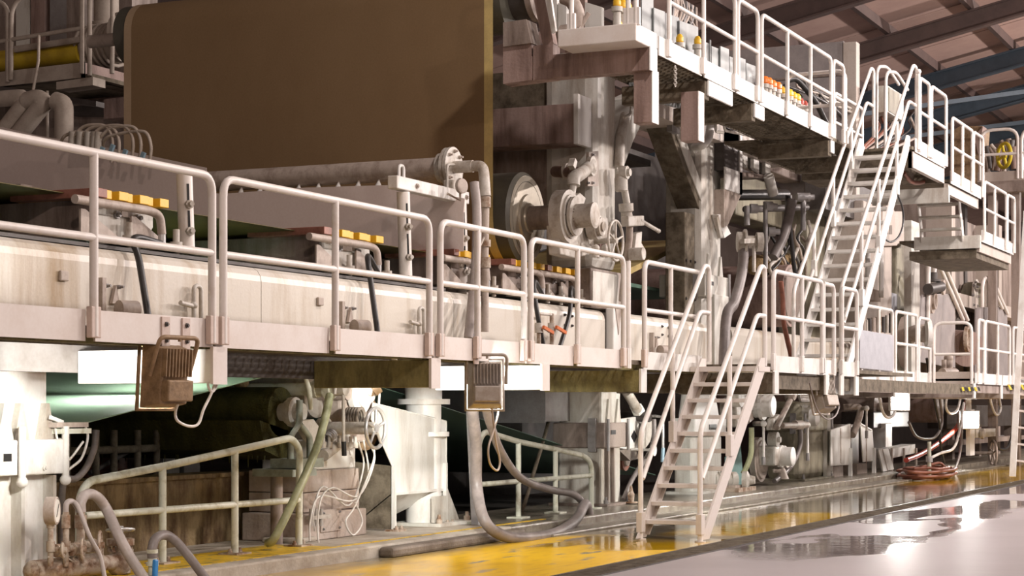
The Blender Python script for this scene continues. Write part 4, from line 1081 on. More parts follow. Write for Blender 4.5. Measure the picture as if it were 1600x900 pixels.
# valve manifold at bottom left
YM = 9.05
m = lambda x, y, Y=YM: A(x, y, Y)
vm = thing('valve_manifold', 'rusty pipe manifold with handwheels and risers at the bottom left', 'manifold')
MB().tube([m(52, 893, 9.2), m(80, 890, 9.15), m(156, 880), ], .085, 16).ball(m(54, 893, 9.2), .088).build('header', 'rusty_pipe', vm)
MB().tube([m(150, 880), m(205, 878)], .06, 14).build('branch', 'rusty_pipe', vm)
v1 = MB().lathe(m(188, 895), ZA, [(0, .08), (.10, .085), (.13, .06), (.22, .06), (.22, .11), (.27, .11), (.27, .06)], 18).ball(m(186, 880), .105).build('gate_valve', 'rusty_pipe', vm)
c = m(188, 862)
for k in range(6):
    aa = math.pi / 3 * k; MB().bolt(c + V((math.cos(aa) * .085, math.sin(aa) * .085, .0)), ZA, .02, .04).build('bolt', 'rusty_pipe', v1)
MB().tube([m(182, 858), m(181, 838), m(184, 830)], .012, 6).tube([m(190, 858), m(191, 838), m(187, 830)], .012, 6).cyl(m(186, 860), m(186, 826), .014, 8).build('yoke', 'cast_iron', v1)
hwheel(v1, m(188, 828), V((.1, .1, 1)), .105, .012, 5, 'bright_steel')
for px, yt, r_, mm in ((79, 820, .022, 'rusty_pipe'), (103, 800, .024, 'rusty_pipe'), (126, 795, .033, 'rusty_pipe')):
    MB().tube([m(px, 885), m(px, yt)], r_, 10).build('riser', mm, vm)
    MB().lathe(m(px, 862), ZA, [(0, r_ * 1.5), (.08, r_ * 1.5)], 10).lathe(m(px, 825), ZA, [(0, r_ * 1.4), (.1, r_ * 1.4)], 10).build('union', 'rusty_pipe', vm)
MB().tube(fil([m(103, 805), m(103, 785), m(113, 782), m(122, 795)], .06), .022, 10).build('goose_neck', 'hose_pinkgrey', vm)
for (px, py, R, fx) in ((98, 860, .05, 85), (129, 858, .075, 105), (157, 852, .105, 128)):
    v = MB().tube([m(fx, py - 2, YM), m(px - 4, py, YM - .05)], .03, 10).lathe(m((px + fx) / 2, py, YM - .02), XA, [(-.04, .05), (.04, .05)], 12).build('globe_valve', 'rusty_pipe', vm)
    hwheel(v, m(px, py, YM - .12), V((.6, -1, .05)), R, .0115, 5, 'rusty_pipe')
    MB().cyl(m(px, py, YM - .12), m(px - 3, py, YM), .014, 8).build('stem', 'rusty_pipe', v)
MB().tube(spl([m(80, 868), m(76, 871), m(95, 868), m(120, 880), m(114, 872), m(120, 860)]), .007, 6).build('wire', 'cable_tan', vm)
pg = thing('pressure_gauge', 'round pressure gauge on a rusty riser at the bottom left', 'gauge')
c = m(83, 798, YM - .02); n = V((.45, -1, .0)).normalized()
MB().lathe(c - n * .05, n, [(0, .105), (.08, .105), (.085, .095), (.07, .09)], 28).build('case', 'cast_beige', pg)
q = MB().lathe(c + n * .028, n, [(0, .088), (.004, .088)], 28).build('dial', 'gauge_face', pg)
MB().bar(c + n * .036 + V((-.03, -.013, -.045)), c + n * .036 + V((.03, .013, .05)), .006, .003, n).build('needle', 'black_paint', q)
MB().cyl(m(80, 812), m(80, 822), .022, 10).build('neck', 'rusty_pipe', pg)
hose('riser_hose', 'thick pink-grey hose arching from the tallest rusty riser', [m(126, 800), m(126, 785), m(134, 773), m(150, 775), m(166, 795), m(182, 830, 8.9), m(200, 865, 8.8), m(216, 890, 8.7), m(226, 905, 8.65)], .042, 'hose_pinkgrey')
hose('goose_hose', 'thin grey tube slanting down from the goose neck riser', [m(113, 783), m(122, 792, 9.0), m(140, 838, 8.9), m(156, 868, 8.85), m(164, 905, 8.8)], .018, 'hose_pinkgrey')
sv = thing('standpipe_valve', 'short standpipe with blue lever at the bottom edge', 'valve')
MB().tube([A(238, 905, 8.85), A(238, 868, 8.85)], .032, 10).lathe(A(238, 884, 8.85), ZA, [(0, .05), (.03, .05), (.03, .036), (.1, .036), (.1, .045), (.13, .045)], 12).build('pipe', 'rail_worn', sv)
MB().bar(A(242, 903, 8.78), A(243, 874, 8.78), .05, .03, YA).build('lever', 'blue_handle', sv, bev=.01)
hose('standpipe_hose', 'dark grey hose arching from the blue-lever standpipe', [A(238, 872, 8.85), A(238, 856, 8.85), A(244, 841, 8.85), A(258, 836, 8.85), A(275, 846, 8.8), A(297, 872, 8.7), A(318, 900, 8.6), A(330, 915, 8.55)], .04, 'hose_grey')

# big looping hose and lamp cables
hose('loop_hose', 'big grey hose looping from under the walkway down to the yellow floor', [A(731, 590, 8.6), A(738, 640, 8.6), A(744, 700, 8.7), A(745, 760, 8.75), A(758, 815, 8.55), A(790, 838, 8.45), A(830, 840, 8.4), A(870, 832, 8.5), A(900, 812, 8.7), A(914, 788, 8.85), A(919, 800, 8.9), A(921, 826, 8.9)], .062, 'hose_grey', seg=12)
hose('loop_hose', 'second grey hose drooping from the middle floodlight to the pad', [A(756, 625, 8.2), A(765, 660, 8.4), A(785, 710, 8.6), A(815, 748, 8.75), A(860, 765, 8.9), A(895, 772, 8.95), A(912, 788, 8.95), A(924, 812, 8.95), A(924, 832, 8.95)], .045, 'hose_grey', seg=12)
hose('dirty_rope', 'frayed dirty rope hanging behind the weathered pad rail', [A(867, 598, 10.3), A(860, 645, 10.2), A(850, 685, 10.1), A(835, 735, 10.0), A(822, 780, 9.9), A(815, 800, 9.9)], .026, 'dirt_and_shade', 'rope')

# tray and dark panels under the beam
t = thing('drip_tray', 'grey steel tray under the beam left of the clamped column', 'tray')
MB().box(22.6, 23.4, 9.9, 15.2, 1.26, 1.9).build('body', 'grey_steel', t)
MB().box(22.58, 22.6, 9.9, 15.2, 1.24, 1.28).build('lip', 'grey_steel', t)
t = thing('side_strut', 'pair of long raking struts behind the middle floodlight', 'strut')
MB().bar(A(733, 590, 9.3), A(744, 830, 9.3), .05, .09).build('strut', 'galvanised', t)
t = thing('drip_tray', 'dark riveted tray edge above the green return fabric', 'tray')
MB().box(14.6, 14.7, 10.2, 13.0, 1.81, 1.98).build('body', 'dark_steel', t)
for k in range(10): MB().bolt((14.6, 10.35 + k * .27, 1.89), -XA, .02, .02).build('rivet', 'dark_steel', t)

# dripping pipe grid deep in the pit
pgd = thing('pit_pipes', 'grimy pipe grid standing in the dark pit behind the wall', 'pipes')
for px in (105, 150, 178, 215, 245):
    MB().tube([A(px, 745, 11.2), A(px, 672, 11.2)], .035, 8).build('upright', 'dirt_and_shade', pgd)
MB().tube([A(95, 706, 11.2), A(245, 700, 11.2)], .04, 8).build('cross_pipe', 'dirt_and_shade', pgd)
MB().tube([A(140, 740, 11.3), A(210, 700, 11.3)], .025, 8).build('brace', 'dark_steel', pgd)
t = thing('pit_drum', 'pinkish drum just visible in the dark pit', 'drum')
MB().lathe(A(155, 745, 12.6), ZA, [(0, .3), (.6, .3), (.6, .27)], 20).build('body', 'rust_red_hose', t)
MB().ring(A(155, 735, 12.6), ZA, .3, .02).build('hoop', 'rust_red_hose', t)
for i, px in enumerate((268, 300)):
    o = MB().prism([A(px - 12, 752, 11.6), A(px + 12, 750, 11.6), A(px + 14, 660, 11.6), A(px - 14, 660, 11.6)], (0, .1, 0)).build('baffle', 'grey_steel'); tag(o, ('left', 'right')[i] + ' grey panel standing in the dark pit under the mossy roll', 'panel')
t = thing('limit_switch', 'white switch arm with dangling cables on the left column', 'switch')
MB().box(A(88, 672, 9.4).x, A(135, 672, 9.4).x, 9.35, 9.45, A(88, 678, 9.4).z, A(88, 670, 9.4).z).build('arm', 'rail_worn', t)
MB().bar(A(78, 652, 9.4), A(98, 660, 9.4), .02, .03).build('lever', 'white_paint', t)
MB().box(A(82, 667, 9.4).x, A(132, 667, 9.4).x, 9.36, 9.44, A(88, 668, 9.4).z, A(88, 660, 9.4).z).build('body', 'cast_beige', t)
MB().tube(spl([A(134, 668, 9.4), A(137, 685, 9.4), A(128, 715, 9.4), A(112, 730, 9.4), A(100, 738, 9.4)]), .011, 6).build('cable', 'cable_white', t)
MB().tube(spl([A(86, 668, 9.4), A(90, 690, 9.4), A(94, 712, 9.4), A(108, 718, 9.4), A(130, 690, 9.4)]), .010, 6).build('cable', 'cable_white', t)
MB().ball(A(92, 690, 9.4), .03).build('gland', 'cast_iron', t)
hose('pit_hose', 'dark hose curving down beside the left column into the pit', [A(150, 672, 9.9), A(147, 700, 9.9), A(135, 730, 9.9), A(118, 748, 9.9), A(100, 752, 9.9), A(96, 800, 9.95), V((A(96, 800, 9.95).x, 9.95, .13))], .03, 'hose_grey')

# ------------------------------------------------------------------ floodlights under the walkway edge
def floodlight(label, c, aim, s=1.0, m='lamp_back', power=0, cone=110, blend=.6):
    """c: middle of the housing; lens looks along aim"""
    t = thing('floodlight', label, 'lamp', 'work floodlights under the walkway')
    d, sd, u = frame(V(aim)); c = V(c)
    u = -u if u.z < 0 else u
    def P(a, b, k): return c + d * a + sd * b + u * k
    w_, h_, f_ = .16 * s, .22 * s, .13 * s
    vs = [P(f_, i * w_, j * h_) for i in (-1, 1) for j in (-1, 1)] + [P(-.03 * s, i * w_ * .8, j * h_ * .85) for i in (-1, 1) for j in (-1, 1)]
    MB().add(vs, [(0, 1, 3, 2), (4, 6, 7, 5), (0, 4, 5, 1), (2, 3, 7, 6), (0, 2, 6, 4), (1, 5, 7, 3)]).build('housing', m, t, bev=.01)
    for k in range(9):
        b = -w_ * .75 + 1.5 * w_ * k / 8
        MB().bar(P(-.045 * s, b, 0.0), P(-.045 * s, b, h_ * .85), .008 * s, .05 * s, d).build('cooling_fin', m, t)
    bx = MB().bar(P(-.06 * s, 0, -h_ * .75), P(-.06 * s, 0, -h_ * .1), w_ * 1.5, .07 * s, d).build('gear_box', m, t, bev=.01)
    fr_ = [P(f_ + .01, -w_ * 1.08, -h_ * 1.06), P(f_ + .01, w_ * 1.08, -h_ * 1.06), P(f_ + .01, w_ * 1.08, h_ * 1.06), P(f_ + .01, -w_ * 1.08, h_ * 1.06)]
    MB().tube(fr_, .018 * s, 4, closed=True).build('rim', m, t)
    MB().add([P(f_ + .004, i * w_ * .9, j * h_ * .9) for i, j in ((-1, -1), (1, -1), (1, 1), (-1, 1))], [(0, 1, 2, 3)]).build('lens', 'lamp_glow', t)
    MB().tube(fil([P(.02, -w_ * 1.15, 0), P(-.06, -w_ * 1.15, h_ * 1.2), P(-.06, w_ * 1.15, h_ * 1.2), P(.02, w_ * 1.15, 0)], .05), .016 * s, 6).build('yoke', m, t)
    q = P(-.06, 0, h_ * 1.2); MB().cyl(q, V((q.x, q.y, WZ + .02)), .012, 8).build('hanger', m, t)
    if power:
        l = bpy.data.lights.new('flood_beam', 'SPOT'); l.energy = power; l.spot_size = math.radians(cone); l.spot_blend = blend; l.shadow_soft_size = .12; l.color = (1.0, .96, .88)
        o = bpy.data.objects.new('flood_beam', l); COL.objects.link(o); o.parent = t
        p = c + d * (f_ + .06); o.location = p
        o.rotation_euler = d.to_track_quat('-Z', 'Y').to_euler()
    return t
floodlight('brown ribbed floodlight hanging under the walkway at the left', A(268, 588, 7.42), V((.16, .95, .06)), 1.0, 'lamp_back', FLOOD[0], 76, .7)
floodlight('brownish floodlight hanging under the walkway near the middle', A(760, 600, 7.42), V((.85, .55, -.05)), 1.0, 'lamp_grey', FLOOD[1], 68, .6)
# unseen fill lamp, added behind the front beam to brighten the green fabric
plm = thing('fill_lamp', 'added fill lamp hidden behind the front beam over the green fabric', 'lamp')
pc_ = V((14.5, 10.5, 2.3)); pd_ = V((.3, .3, -1)).normalized()
MB().lathe(pc_, pd_, [(0, .05), (0, .13), (.12, .17), (.14, .17)], 20).build('housing', 'lamp_grey', plm)
MB().lathe(pc_ + pd_ * .141, pd_, [(0, .15), (.004, .15)], 20).build('lens', 'lamp_glow', plm)
MB().tube([pc_, (14.5, 10.5, 2.45), (14.5, 10.1, 2.45)], .02, 8).build('arm', 'lamp_grey', plm)
l = bpy.data.lights.new('fill_beam', 'SPOT'); l.energy = FILL_POWER; l.spot_size = 2.6; l.spot_blend = .8; l.shadow_soft_size = .12; l.color = (1, .97, .9)
o = bpy.data.objects.new('fill_beam', l); COL.objects.link(o); o.parent = plm; o.location = pc_ + pd_ * .2; o.rotation_euler = pd_.to_track_quat('-Z', 'Y').to_euler()
hose('lamp_cable', 'white cable dangling from the left floodlight', [A(279, 628, 7.4), A(274, 645, 7.45), A(278, 658, 7.45), A(296, 666, 7.5), A(310, 662, 7.5), A(318, 640, 7.5), A(330, 615, 7.5), A(337, 592, 7.5), A(331, 578, 7.5), A(325, 600, 7.5), A(332, 612, 7.5), A(340, 596, 7.5), A(335, 574, 7.5)], .010, 'cable_white', 'cable')
hose('lamp_cable', 'pale looped cable hanging from the middle floodlight', [A(778, 590, 7.4), A(779, 640, 7.42), A(772, 670, 7.42), A(763, 700, 7.42), A(766, 725, 7.42), A(777, 735, 7.42), A(781, 720, 7.42), A(775, 690, 7.42), A(770, 650, 7.42), A(768, 628, 7.42)], .010, 'cable_tan', 'cable')
t = thing('ring_lamp', 'white ring hanging just below the second bracket', 'ring')
MB().ring(A(640, 560, 8.2), V((.3, 1, 0)), .20, .028, 32, 10).build('ring', 'white_paint', t)
MB().cyl(A(640, 560, 8.2) + ZA * .2, V((A(640, 560, 8.2).x, 8.2, 1.93)), .012).build('hook', 'cast_iron', t)
for i, (a_, b_) in enumerate((((583, 590), (576, 618)), ((594, 588), (592, 632)))):
    o = MB().tube([A(*a_, 9.6), A(*b_, 9.6)], .03 if i == 0 else .014, 8).build('tie_rod', 'white_paint'); tag(o, ('thick', 'thin')[i] + ' white tie rod hanging over the hopper top', 'rod')
# ------------------------------------------------------------------ lower level, behind and right of the stair
def YP_(Y): return lambda x, y: A(x, y, Y)
def poly(parent, name, pts, Y, dep, m, bev=.0):
    return MB().prism([A(x, y, Y) for x, y in pts], (0, dep, 0)).build(name, m, parent, bev=bev)
def disc(parent, name, px, py, Y, prof, m, seg=24):
    return MB().lathe(A(px, py, Y), -YA, prof, seg).build(name, m, parent)

t = thing('doctor_arm', 'white doctor arm with diamond cut-out between column and lower stair', 'arm')
q = poly(t, 'plate', [(968, 655), (1000, 650), (1010, 668), (1000, 700), (985, 703), (968, 700)], 9.6, .05, 'white_paint', .006)
poly(q, 'diamond_hole', [(991, 672), (996, 682), (991, 692), (986, 682)], 9.598, .002, 'black_paint')
MB().lathe(A(979, 687, 9.6), -YA, [(0, .06), (.002, .06)], 16).build('oval_hole', 'black_paint', q)
MB().tube([A(979, 612, 9.5), A(996, 640, 9.5)], .07, 12).build('air_cylinder', 'cast_iron', t)
poly(t, 'clevis', [(993, 635), (1002, 630), (1009, 642), (1000, 650)], 9.5, .1, 'white_paint', .01)
MB().cyl(A(968, 650, 9.9), A(1015, 652, 9.4), .07).build('pivot_shaft', 'dark_steel', t)
poly(t, 'curved_bracket', [(1003, 672), (1012, 655), (1022, 660), (1016, 690), (1005, 705)], 9.5, .04, 'cast_iron')
poly(t, 'lower_shoe', [(968, 704), (992, 700), (1000, 716), (985, 720)], 9.55, .2, 'kerb_dark')
t = thing('wiper_wheel', 'small wheel with reddish rim low beside the clamped column', 'wheel')
disc(t, 'rim', 972, 718, 9.75, [(0, .15), (.06, .16), (.06, .13)], 'rust_red_hose')
disc(t, 'hub', 972, 718, 9.75, [(0, .1), (.09, .09)], 'cast_iron')
o = MB().lathe(A(1023, 703, 9.2), -YA, [(-.5, .02), (-.04, .02), (-.04, .08), (0, .085), (.005, .07)], 20).build('round_plate', 'white_paint'); tag(o, 'small white round plate hung beside the lower stair', 'plate')
t = thing('spring_rod', 'thin upright rod with banded grip behind the lower stair', 'rod')
MB().tube([A(1000, 652, 9.55), A(1024, 650, 9.45), A(1036, 652, 9.2), A(1036, 655, 9.2), A(1036, 700, 9.2)], .02, 8).build('rod', 'bright_steel', t)
MB().tube([A(1036, 700, 9.2), A(1035, 722, 9.2)], .028, 8).build('grip', 'blue_faded', t)
hose('drain_hose', 'dark hose slanting to the pad beside the clamped column', [A(1022, 655, 9.3), A(1021, 690, 9.3), A(1010, 715, 9.35), A(990, 745, 9.35), A(974, 780, 9.4)], .035, 'hose_grey')
t = thing('pad_valve', 'little brass-coloured valve on the pad left of the lower stair', 'valve')
MB().lathe(A(986, 786, 9.3), ZA, [(0, .09), (.02, .09), (.02, .04), (.12, .05), (.16, .03), (.24, .015)], 14).build('body', 'rusty_pipe', t)
MB().ring(A(986, 775, 9.3), V((.3, 1, 0)), .06, .012, 16, 6).build('bail', 'rusty_pipe', t)

t = thing('press_stand', 'white press stand with clamp seen through the lower stair', 'stand')
xa, xb = A(1082, 700, 9.5).x, A(1128, 700, 9.5).x
MB().box(xa, xb, 9.5, 9.8, .12, 1.0).build('lower_column', 'frame_paint', t, bev=.04)
q = MB().box(xa - .05, xb + .05, 9.44, 9.85, 1.0, 1.28).build('clamp', 'white_paint', t, bev=.02)
MB().box(xa + .6, xa + .95, 9.43, 9.44, 1.1, 1.18).build('slot', 'black_paint', q)
MB().prism([(xa + .1, 9.5, 1.28), (xb - .1, 9.5, 1.28), (xb - .35, 9.5, 1.8), (xa + .3, 9.5, 1.8)], (0, .28, 0)).build('neck', 'white_paint', t, bev=.04)
MB().box(xa - .1, xb + .15, 9.38, 9.9, .12, .16).build('base_plate', 'frame_paint', t)
MB().lathe(A(1140, 620, 9.3), -YA, [(0, .16), (.2, .16), (.2, .12)], 20).build('bearing_cap', 'cast_iron', t)

t = thing('press_bearing', 'large white bearing with round end cap right of the lower stair', 'bearing')
poly(t, 'housing', [(1150, 625), (1168, 615), (1180, 622), (1182, 645), (1172, 662), (1152, 668)], 9.5, .3, 'cast_iron', .03)
disc(t, 'end_cap', 1180, 634, 9.5, [(0, .20), (.1, .20), (.1, .24), (.16, .24), (.16, .19), (.30, .19), (.32, .16)], 'white_paint', 28)
poly(t, 'side_rib', [(1160, 622), (1166, 620), (1178, 655), (1172, 660)], 9.45, .04, 'cast_beige')
t = thing('teal_guard', 'pale teal guard sheet seen right of the lower stair', 'guard')
poly(t, 'sheet', [(1134, 715), (1157, 692), (1162, 758), (1136, 760)], 9.7, .02, 'teal_shield')
poly(t, 'hem', [(1134, 757), (1162, 755), (1162, 759), (1134, 761)], 9.69, .04, 'teal_shield')
t = thing('pad_pump', 'small pale pump standing on the pad right of the lower stair', 'pump')
c = A(1146, 750, 9.3)
MB().cyl(c + V((-.2, .3, 0)), c + V((.1, .0, 0)), .13, 18).build('motor', 'cast_iron', t)
for k in range(5): MB().ring(c + V((-.18 + .05 * k, .27 - .05 * k, 0)), V((.3, -.3, 0)), .135, .012, 18, 6).build('motor_fin', 'cast_iron', t)
MB().lathe(A(1160, 750, 9.2), V((.2, -1, 0)), [(0, .14), (.08, .15), (.12, .08), (.2, .06)], 18).build('volute', 'cast_iron', t)
MB().box(c.x - .35, c.x + .55, 9.1, 9.6, .12, .18).build('base', 'rusty_pipe', t)
MB().box(c.x - .2, c.x + .2, 9.2, 9.5, .18, c.z - .08).build('cradle', 'cast_beige', t)
t = thing('drive_unit', 'big grey disc wheel with stepped gearbox before the press', 'wheel')
disc(t, 'disc', 1181, 718, 9.62, [(0, .38), (.1, .38), (.1, .33), (.13, .32), (.13, .22), (.17, .2)], 'cast_beige', 36)
disc(t, 'gearbox', 1196, 715, 9.62, [(0, .16), (.2, .16), (.2, .2), (.27, .2), (.27, .17), (.4, .17)], 'cast_iron', 28)
MB().box(A(1203, 715, 9.3).x, A(1222, 715, 9.3).x, 9.2, 9.6, A(1203, 728, 9.3).z, A(1203, 697, 9.3).z).build('gear_case', 'cast_iron', t, bev=.04)
disc(t, 'round_cap', 1217, 713, 9.25, [(0, .19), (.06, .19), (.06, .16), (.25, .16), (.26, .13)], 'white_paint', 28)
MB().lathe(A(1222, 748, 9.3), ZA, [(0, .12), (.2, .04)], 12).build('support_foot', 'cast_beige', t)
for k in range(6):
    a_ = A(1209 + 2 * k, 733, 9.25); MB().bolt(a_, -ZA, .025, .06).build('bolt', 'cast_beige', t)
t = thing('clevis_link', 'pale clevis on a slanting rod over the stepped gearbox', 'link')
MB().tube([A(1213, 668, 9.2), A(1237, 620, 9.3)], .05, 12).build('rod', 'cast_beige', t)
MB().lathe(A(1234, 625, 9.3), V((.5, 0, 1)), [(0, .08), (.06, .11), (.12, .11), (.12, .14), (.2, .14)], 16).build('socket', 'cast_beige', t)
poly(t, 'clevis', [(1207, 672), (1209, 655), (1218, 647), (1225, 652), (1220, 672)], 9.25, .12, 'cast_iron', .02)
MB().cyl(A(1222, 665, 9.2), A(1262, 664, 9.0), .05).lathe(A(1246, 664, 9.1), V((1, -.25, 0)), [(-.1, .08), (.15, .08), (.15, .06), (.3, .06)], 12).build('cross_shaft', 'cast_beige', t)
MB().lathe(A(1211, 687, 9.25), -YA, [(-.1, .13), (.05, .13), (.05, .05), (.1, .05)], 18).build('lower_eye', 'cast_iron', t)
for i, (px, y0, y1, lab) in enumerate(((1193, 662, 726, 'thin white lever rod in front of the grey disc wheel'), (1262, 664, 720, 'thin white lever rod in front of the stained press column'), (1354, 638, 685, 'thin white lever rod before the narrow white panel'))):
    t = thing('lever_rod', lab, 'rod', 'white lever rods')
    MB().tube([A(px, y0, 9.0), A(px, y1 - 12, 9.0)], .022, 8).ball(A(px, y0, 9.0), .055, 6).build('rod', 'white_paint', t)
    MB().tube([A(px, y1 - 12, 9.0), A(px, y1, 9.0)], .032, 8).build('grip', 'grey_steel', t)
    MB().cyl(A(px, y0, 9.0), A(px - 14, y0, 9.55), .04).build('pivot', 'cast_iron', t)
hose('spiral_hose', 'spiral wrapped yellowish hose hanging before the teal guard', [A(1174, 668, 9.1), A(1174, 690, 9.1), A(1173, 710, 9.1), A(1167, 728, 9.15), A(1161, 740, 9.2)], .045, 'hose_green')
hose('curved_pipe', 'dark curved hose running down beside the stained press column', [A(1250, 668, 9.2), A(1250, 695, 9.2), A(1240, 722, 9.25), A(1225, 740, 9.3), A(1210, 752, 9.35)], .045, 'hose_grey')
c3 = column('stained press column with white clamp right of the stepped gearbox', 33.0, 34.8, 9.46, 10.1, .12, 1.55, 'olive_frame', [(1.02, 1.28)], 'olive_frame', r=.12, gus=False)
MB().box(34.55, 34.95, 9.38, 9.46, .15, 1.3).build('front_post', 'frame_paint', c3)
q = thing('white_gusset', 'white triangular plate over the stained press column', 'plate')
poly(q, 'plate', [(1247, 608), (1282, 608), (1288, 640), (1290, 668), (1262, 660)], 9.6, .05, 'white_paint', .005)
MB().tube([A(1284, 612, 9.5), A(1278, 665, 9.5)], .09, 12).build('pipe', 'cast_beige', q)
disc(q, 'disc', 1267, 652, 9.3, [(0, .16), (.12, .16), (.13, .12)], 'white_paint')
for i, (pts, legx, lab) in enumerate(([[(1298, 672), (1329, 662), (1329, 726), (1298, 728)], 1329, 'wide white splash panel right of the stained press column'], [[(1344, 660), (1363, 671), (1367, 720), (1349, 722)], 1366, 'narrow white splash panel further along the machine'])):
    t = thing('splash_guard', lab, 'panel', 'white splash panels')
    poly(t, 'sheet', pts, 9.3, .02, 'panel_white')
    poly(t, 'top_bead', [pts[0], pts[1], (pts[1][0], pts[1][1] + 2), (pts[0][0], pts[0][1] + 2)], 9.28, .05, 'panel_white')
    x = A(legx, 725, 9.28).x
    MB().box(x - .03, x + .03, 9.25, 9.32, .12, A(legx, 700, 9.28).z).build('leg', 'panel_white', t)
    xm = (pts[0][0] + pts[1][0]) / 2
    poly(t, 'seam', [(xm, (pts[0][1] + pts[1][1]) / 2 + 1), (xm + 1, (pts[0][1] + pts[1][1]) / 2 + 1), (xm + 1, 724), (xm, 724)], 9.295, .005, 'rusty_pipe')
    MB().box(x - .9, x - .1, 9.4, 10.0, .12, .32).build('foot_box', 'cast_beige', t)
hose('tray_pipe', 'thick grey pipe elbow above the white splash panels', [A(1318, 637, 9.6), A(1335, 636, 9.4), A(1344, 640, 9.3), A(1340, 660, 9.3), A(1332, 680, 9.3)], .07, 'cast_beige', 'pipe')

# further away under the walkway
t = thing('couch_roll', 'dark brown roll with bright white end disc right of the first far lamp', 'roll')
MB().cyl(A(1466, 637, 9.6), A(1466, 637, 9.6) + YA * 4, .36, 28).build('shell', 'stained_brown', t)
disc(t, 'end_disc', 1467, 637, 9.6, [(0, .36), (.04, .36), (.05, .33)], 'white_paint', 32)
MB().lathe(A(1475, 617, 9.3), -YA, [(0, .12), (.2, .1)], 14).build('bearing', 'cast_iron', t)
t = thing('press_roll', 'long dark roll body under the beam left of the first far lamp', 'roll')
MB().cyl(A(1372, 640, 9.9), A(1372, 640, 9.9) + YA * 4, .4, 24).build('shell', 'dirty_frame', t)
disc(t, 'journal', 1372, 640, 9.9, [(0, .15), (.3, .15), (.3, .1)], 'cast_beige')
t = thing('under_frame', 'dark under-frame with white box feet under the far walkway', 'frame')
for px, w_ in ((1384, 10), (1330, 12)):
    a_, b_ = A(px, 735, 9.6), A(px + w_, 735, 9.6)
    MB().box(a_.x, b_.x, 9.6, 10.0, .12, 1.1).build('foot_box', 'white_paint', t, bev=.02)
MB().box(A(1365, 650, 9.7).x, A(1420, 650, 9.7).x, 9.7, 10.4, 1.0, 1.35).build('rail', 'dark_steel', t, bev=.02)
MB().box(A(1480, 650, 9.9).x, A(1600, 650, 9.9).x, 9.9, 10.4, .9, 1.5).build('rail', 'dark_steel', t, bev=.02)
MB().box(A(1500, 650, 9.5).x, A(1600, 650, 9.5).x, 9.5, 9.8, .5, .62).build('rail', 'dirty_frame', t)
for px in (1488, 1530, 1560, 1585):
    x = A(px, 700, 9.9).x; MB().box(x, x + .3, 9.9, 10.2, .12, .9).build('upright', 'dirty_frame', t)
t = thing('white_chute', 'white slanting chute sheet standing under the far walkway', 'chute')
poly(t, 'sheet', [(1373, 703), (1388, 700), (1397, 733), (1380, 737)], 9.2, .03, 'panel_white')
poly(t, 'rib', [(1379, 702), (1380, 702), (1388, 735), (1387, 735)], 9.19, .03, 'cast_beige')
t = thing('white_trough', 'long white trough on thin legs under the far walkway', 'trough')
poly(t, 'side', [(1390, 702), (1430, 694), (1430, 708), (1393, 716)], 9.3, .3, 'panel_white')
for px, y0 in ((1392, 736), (1411, 732), (1430, 728)):
    x = A(px, 720, 9.3).x; MB().box(x - .03, x + .03, 9.26, 9.3, .12, A(px, 700, 9.3).z).build('leg', 'cast_beige', t)
hose('red_hose', 'bright red hose slanting from the pad up to the far lamps', [A(1416, 719, 9.0), A(1440, 709, 9.0), A(1470, 690, 8.95), A(1495, 668, 8.9), A(1505, 645, 8.9), A(1512, 620, 8.9)], .055, 'red_hose')
t = thing('hose_stand', 'white hose standpipe with tap beside the coiled hose', 'standpipe')
MB().tube([A(1452, 742, 8.3), A(1452, 690, 8.3)], .04, 10).build('pipe', 'rail_worn', t)
MB().lathe(A(1452, 722, 8.3), ZA, [(0, .07), (.12, .07)], 10).build('tap', 'bright_steel', t)
MB().tube(spl([A(1453, 716, 8.3), A(1470, 708, 8.2), A(1490, 700, 8.2), A(1500, 670, 8.2), A(1506, 630, 8.3)]), .03, 8).build('feed_tube', 'cable_white', t)
cz = thing('coiled_hose', 'coil of dark red hose lying on the wet floor', 'hose')
rs = random.Random(9); c = AZ(1450, 748, 0)
for k in range(5):
    R_k = 1.0 + rs.uniform(-.22, .2)
    pts = [c + V((R_k * 1.15 * math.cos(a_) + rs.uniform(-.12, .12), R_k * .42 * math.sin(a_) + rs.uniform(-.06, .06), .03 + .045 * k + rs.uniform(0, .03))) for a_ in [2 * math.pi * i / 18 for i in range(18)]]
    MB().tube(spl(pts + [pts[0]], 3), .03, 6).build('loop', 'rust_red_hose', cz)
MB().tube(spl([A(1454, 726, 8.3), A(1470, 724, 8.2), A(1480, 738, 8.1), c + V((1.1, 0, .1))]), .03, 8).build('lead', 'rust_red_hose', cz)
for i, (pts, m_, r_, lab) in enumerate((
    ([(1363, 612), (1372, 612), (1378, 640), (1386, 652), (1396, 648), (1401, 632)], 'cable_white', .028, 'white cable looping to the first far lamp'),
    ([(1420, 660), (1430, 680), (1445, 686), (1462, 682), (1472, 660), (1468, 620)], 'hose_grey', .03, 'grey cable loop below the white end disc'),
    ([(1448, 560), (1455, 600), (1463, 640), (1468, 665), (1470, 700), (1478, 735)], 'hose_black', .03, 'long black cable hanging from the far walkway rail'),
    ([(1480, 612), (1478, 636), (1485, 646), (1496, 640), (1502, 615)], 'cable_white', .03, 'white cable loop right of the white end disc'),
    ([(1546, 605), (1548, 628), (1556, 648), (1563, 640), (1560, 615)], 'cable_white', .035, 'white cable knot under the far walkway at the right'),
    ([(1503, 640), (1502, 690), (1497, 720), (1488, 742)], 'hose_grey', .03, 'grey hose dropping to the floor below the second far lamp'),
    ([(1555, 690), (1562, 702), (1575, 698), (1583, 670), (1588, 640)], 'hose_black', .035, 'black hose loop under the far walkway at the right edge'))):
    hose('work_cable', lab, [A(x, y, 8.6) for x, y in pts], r_, m_, 'cable')
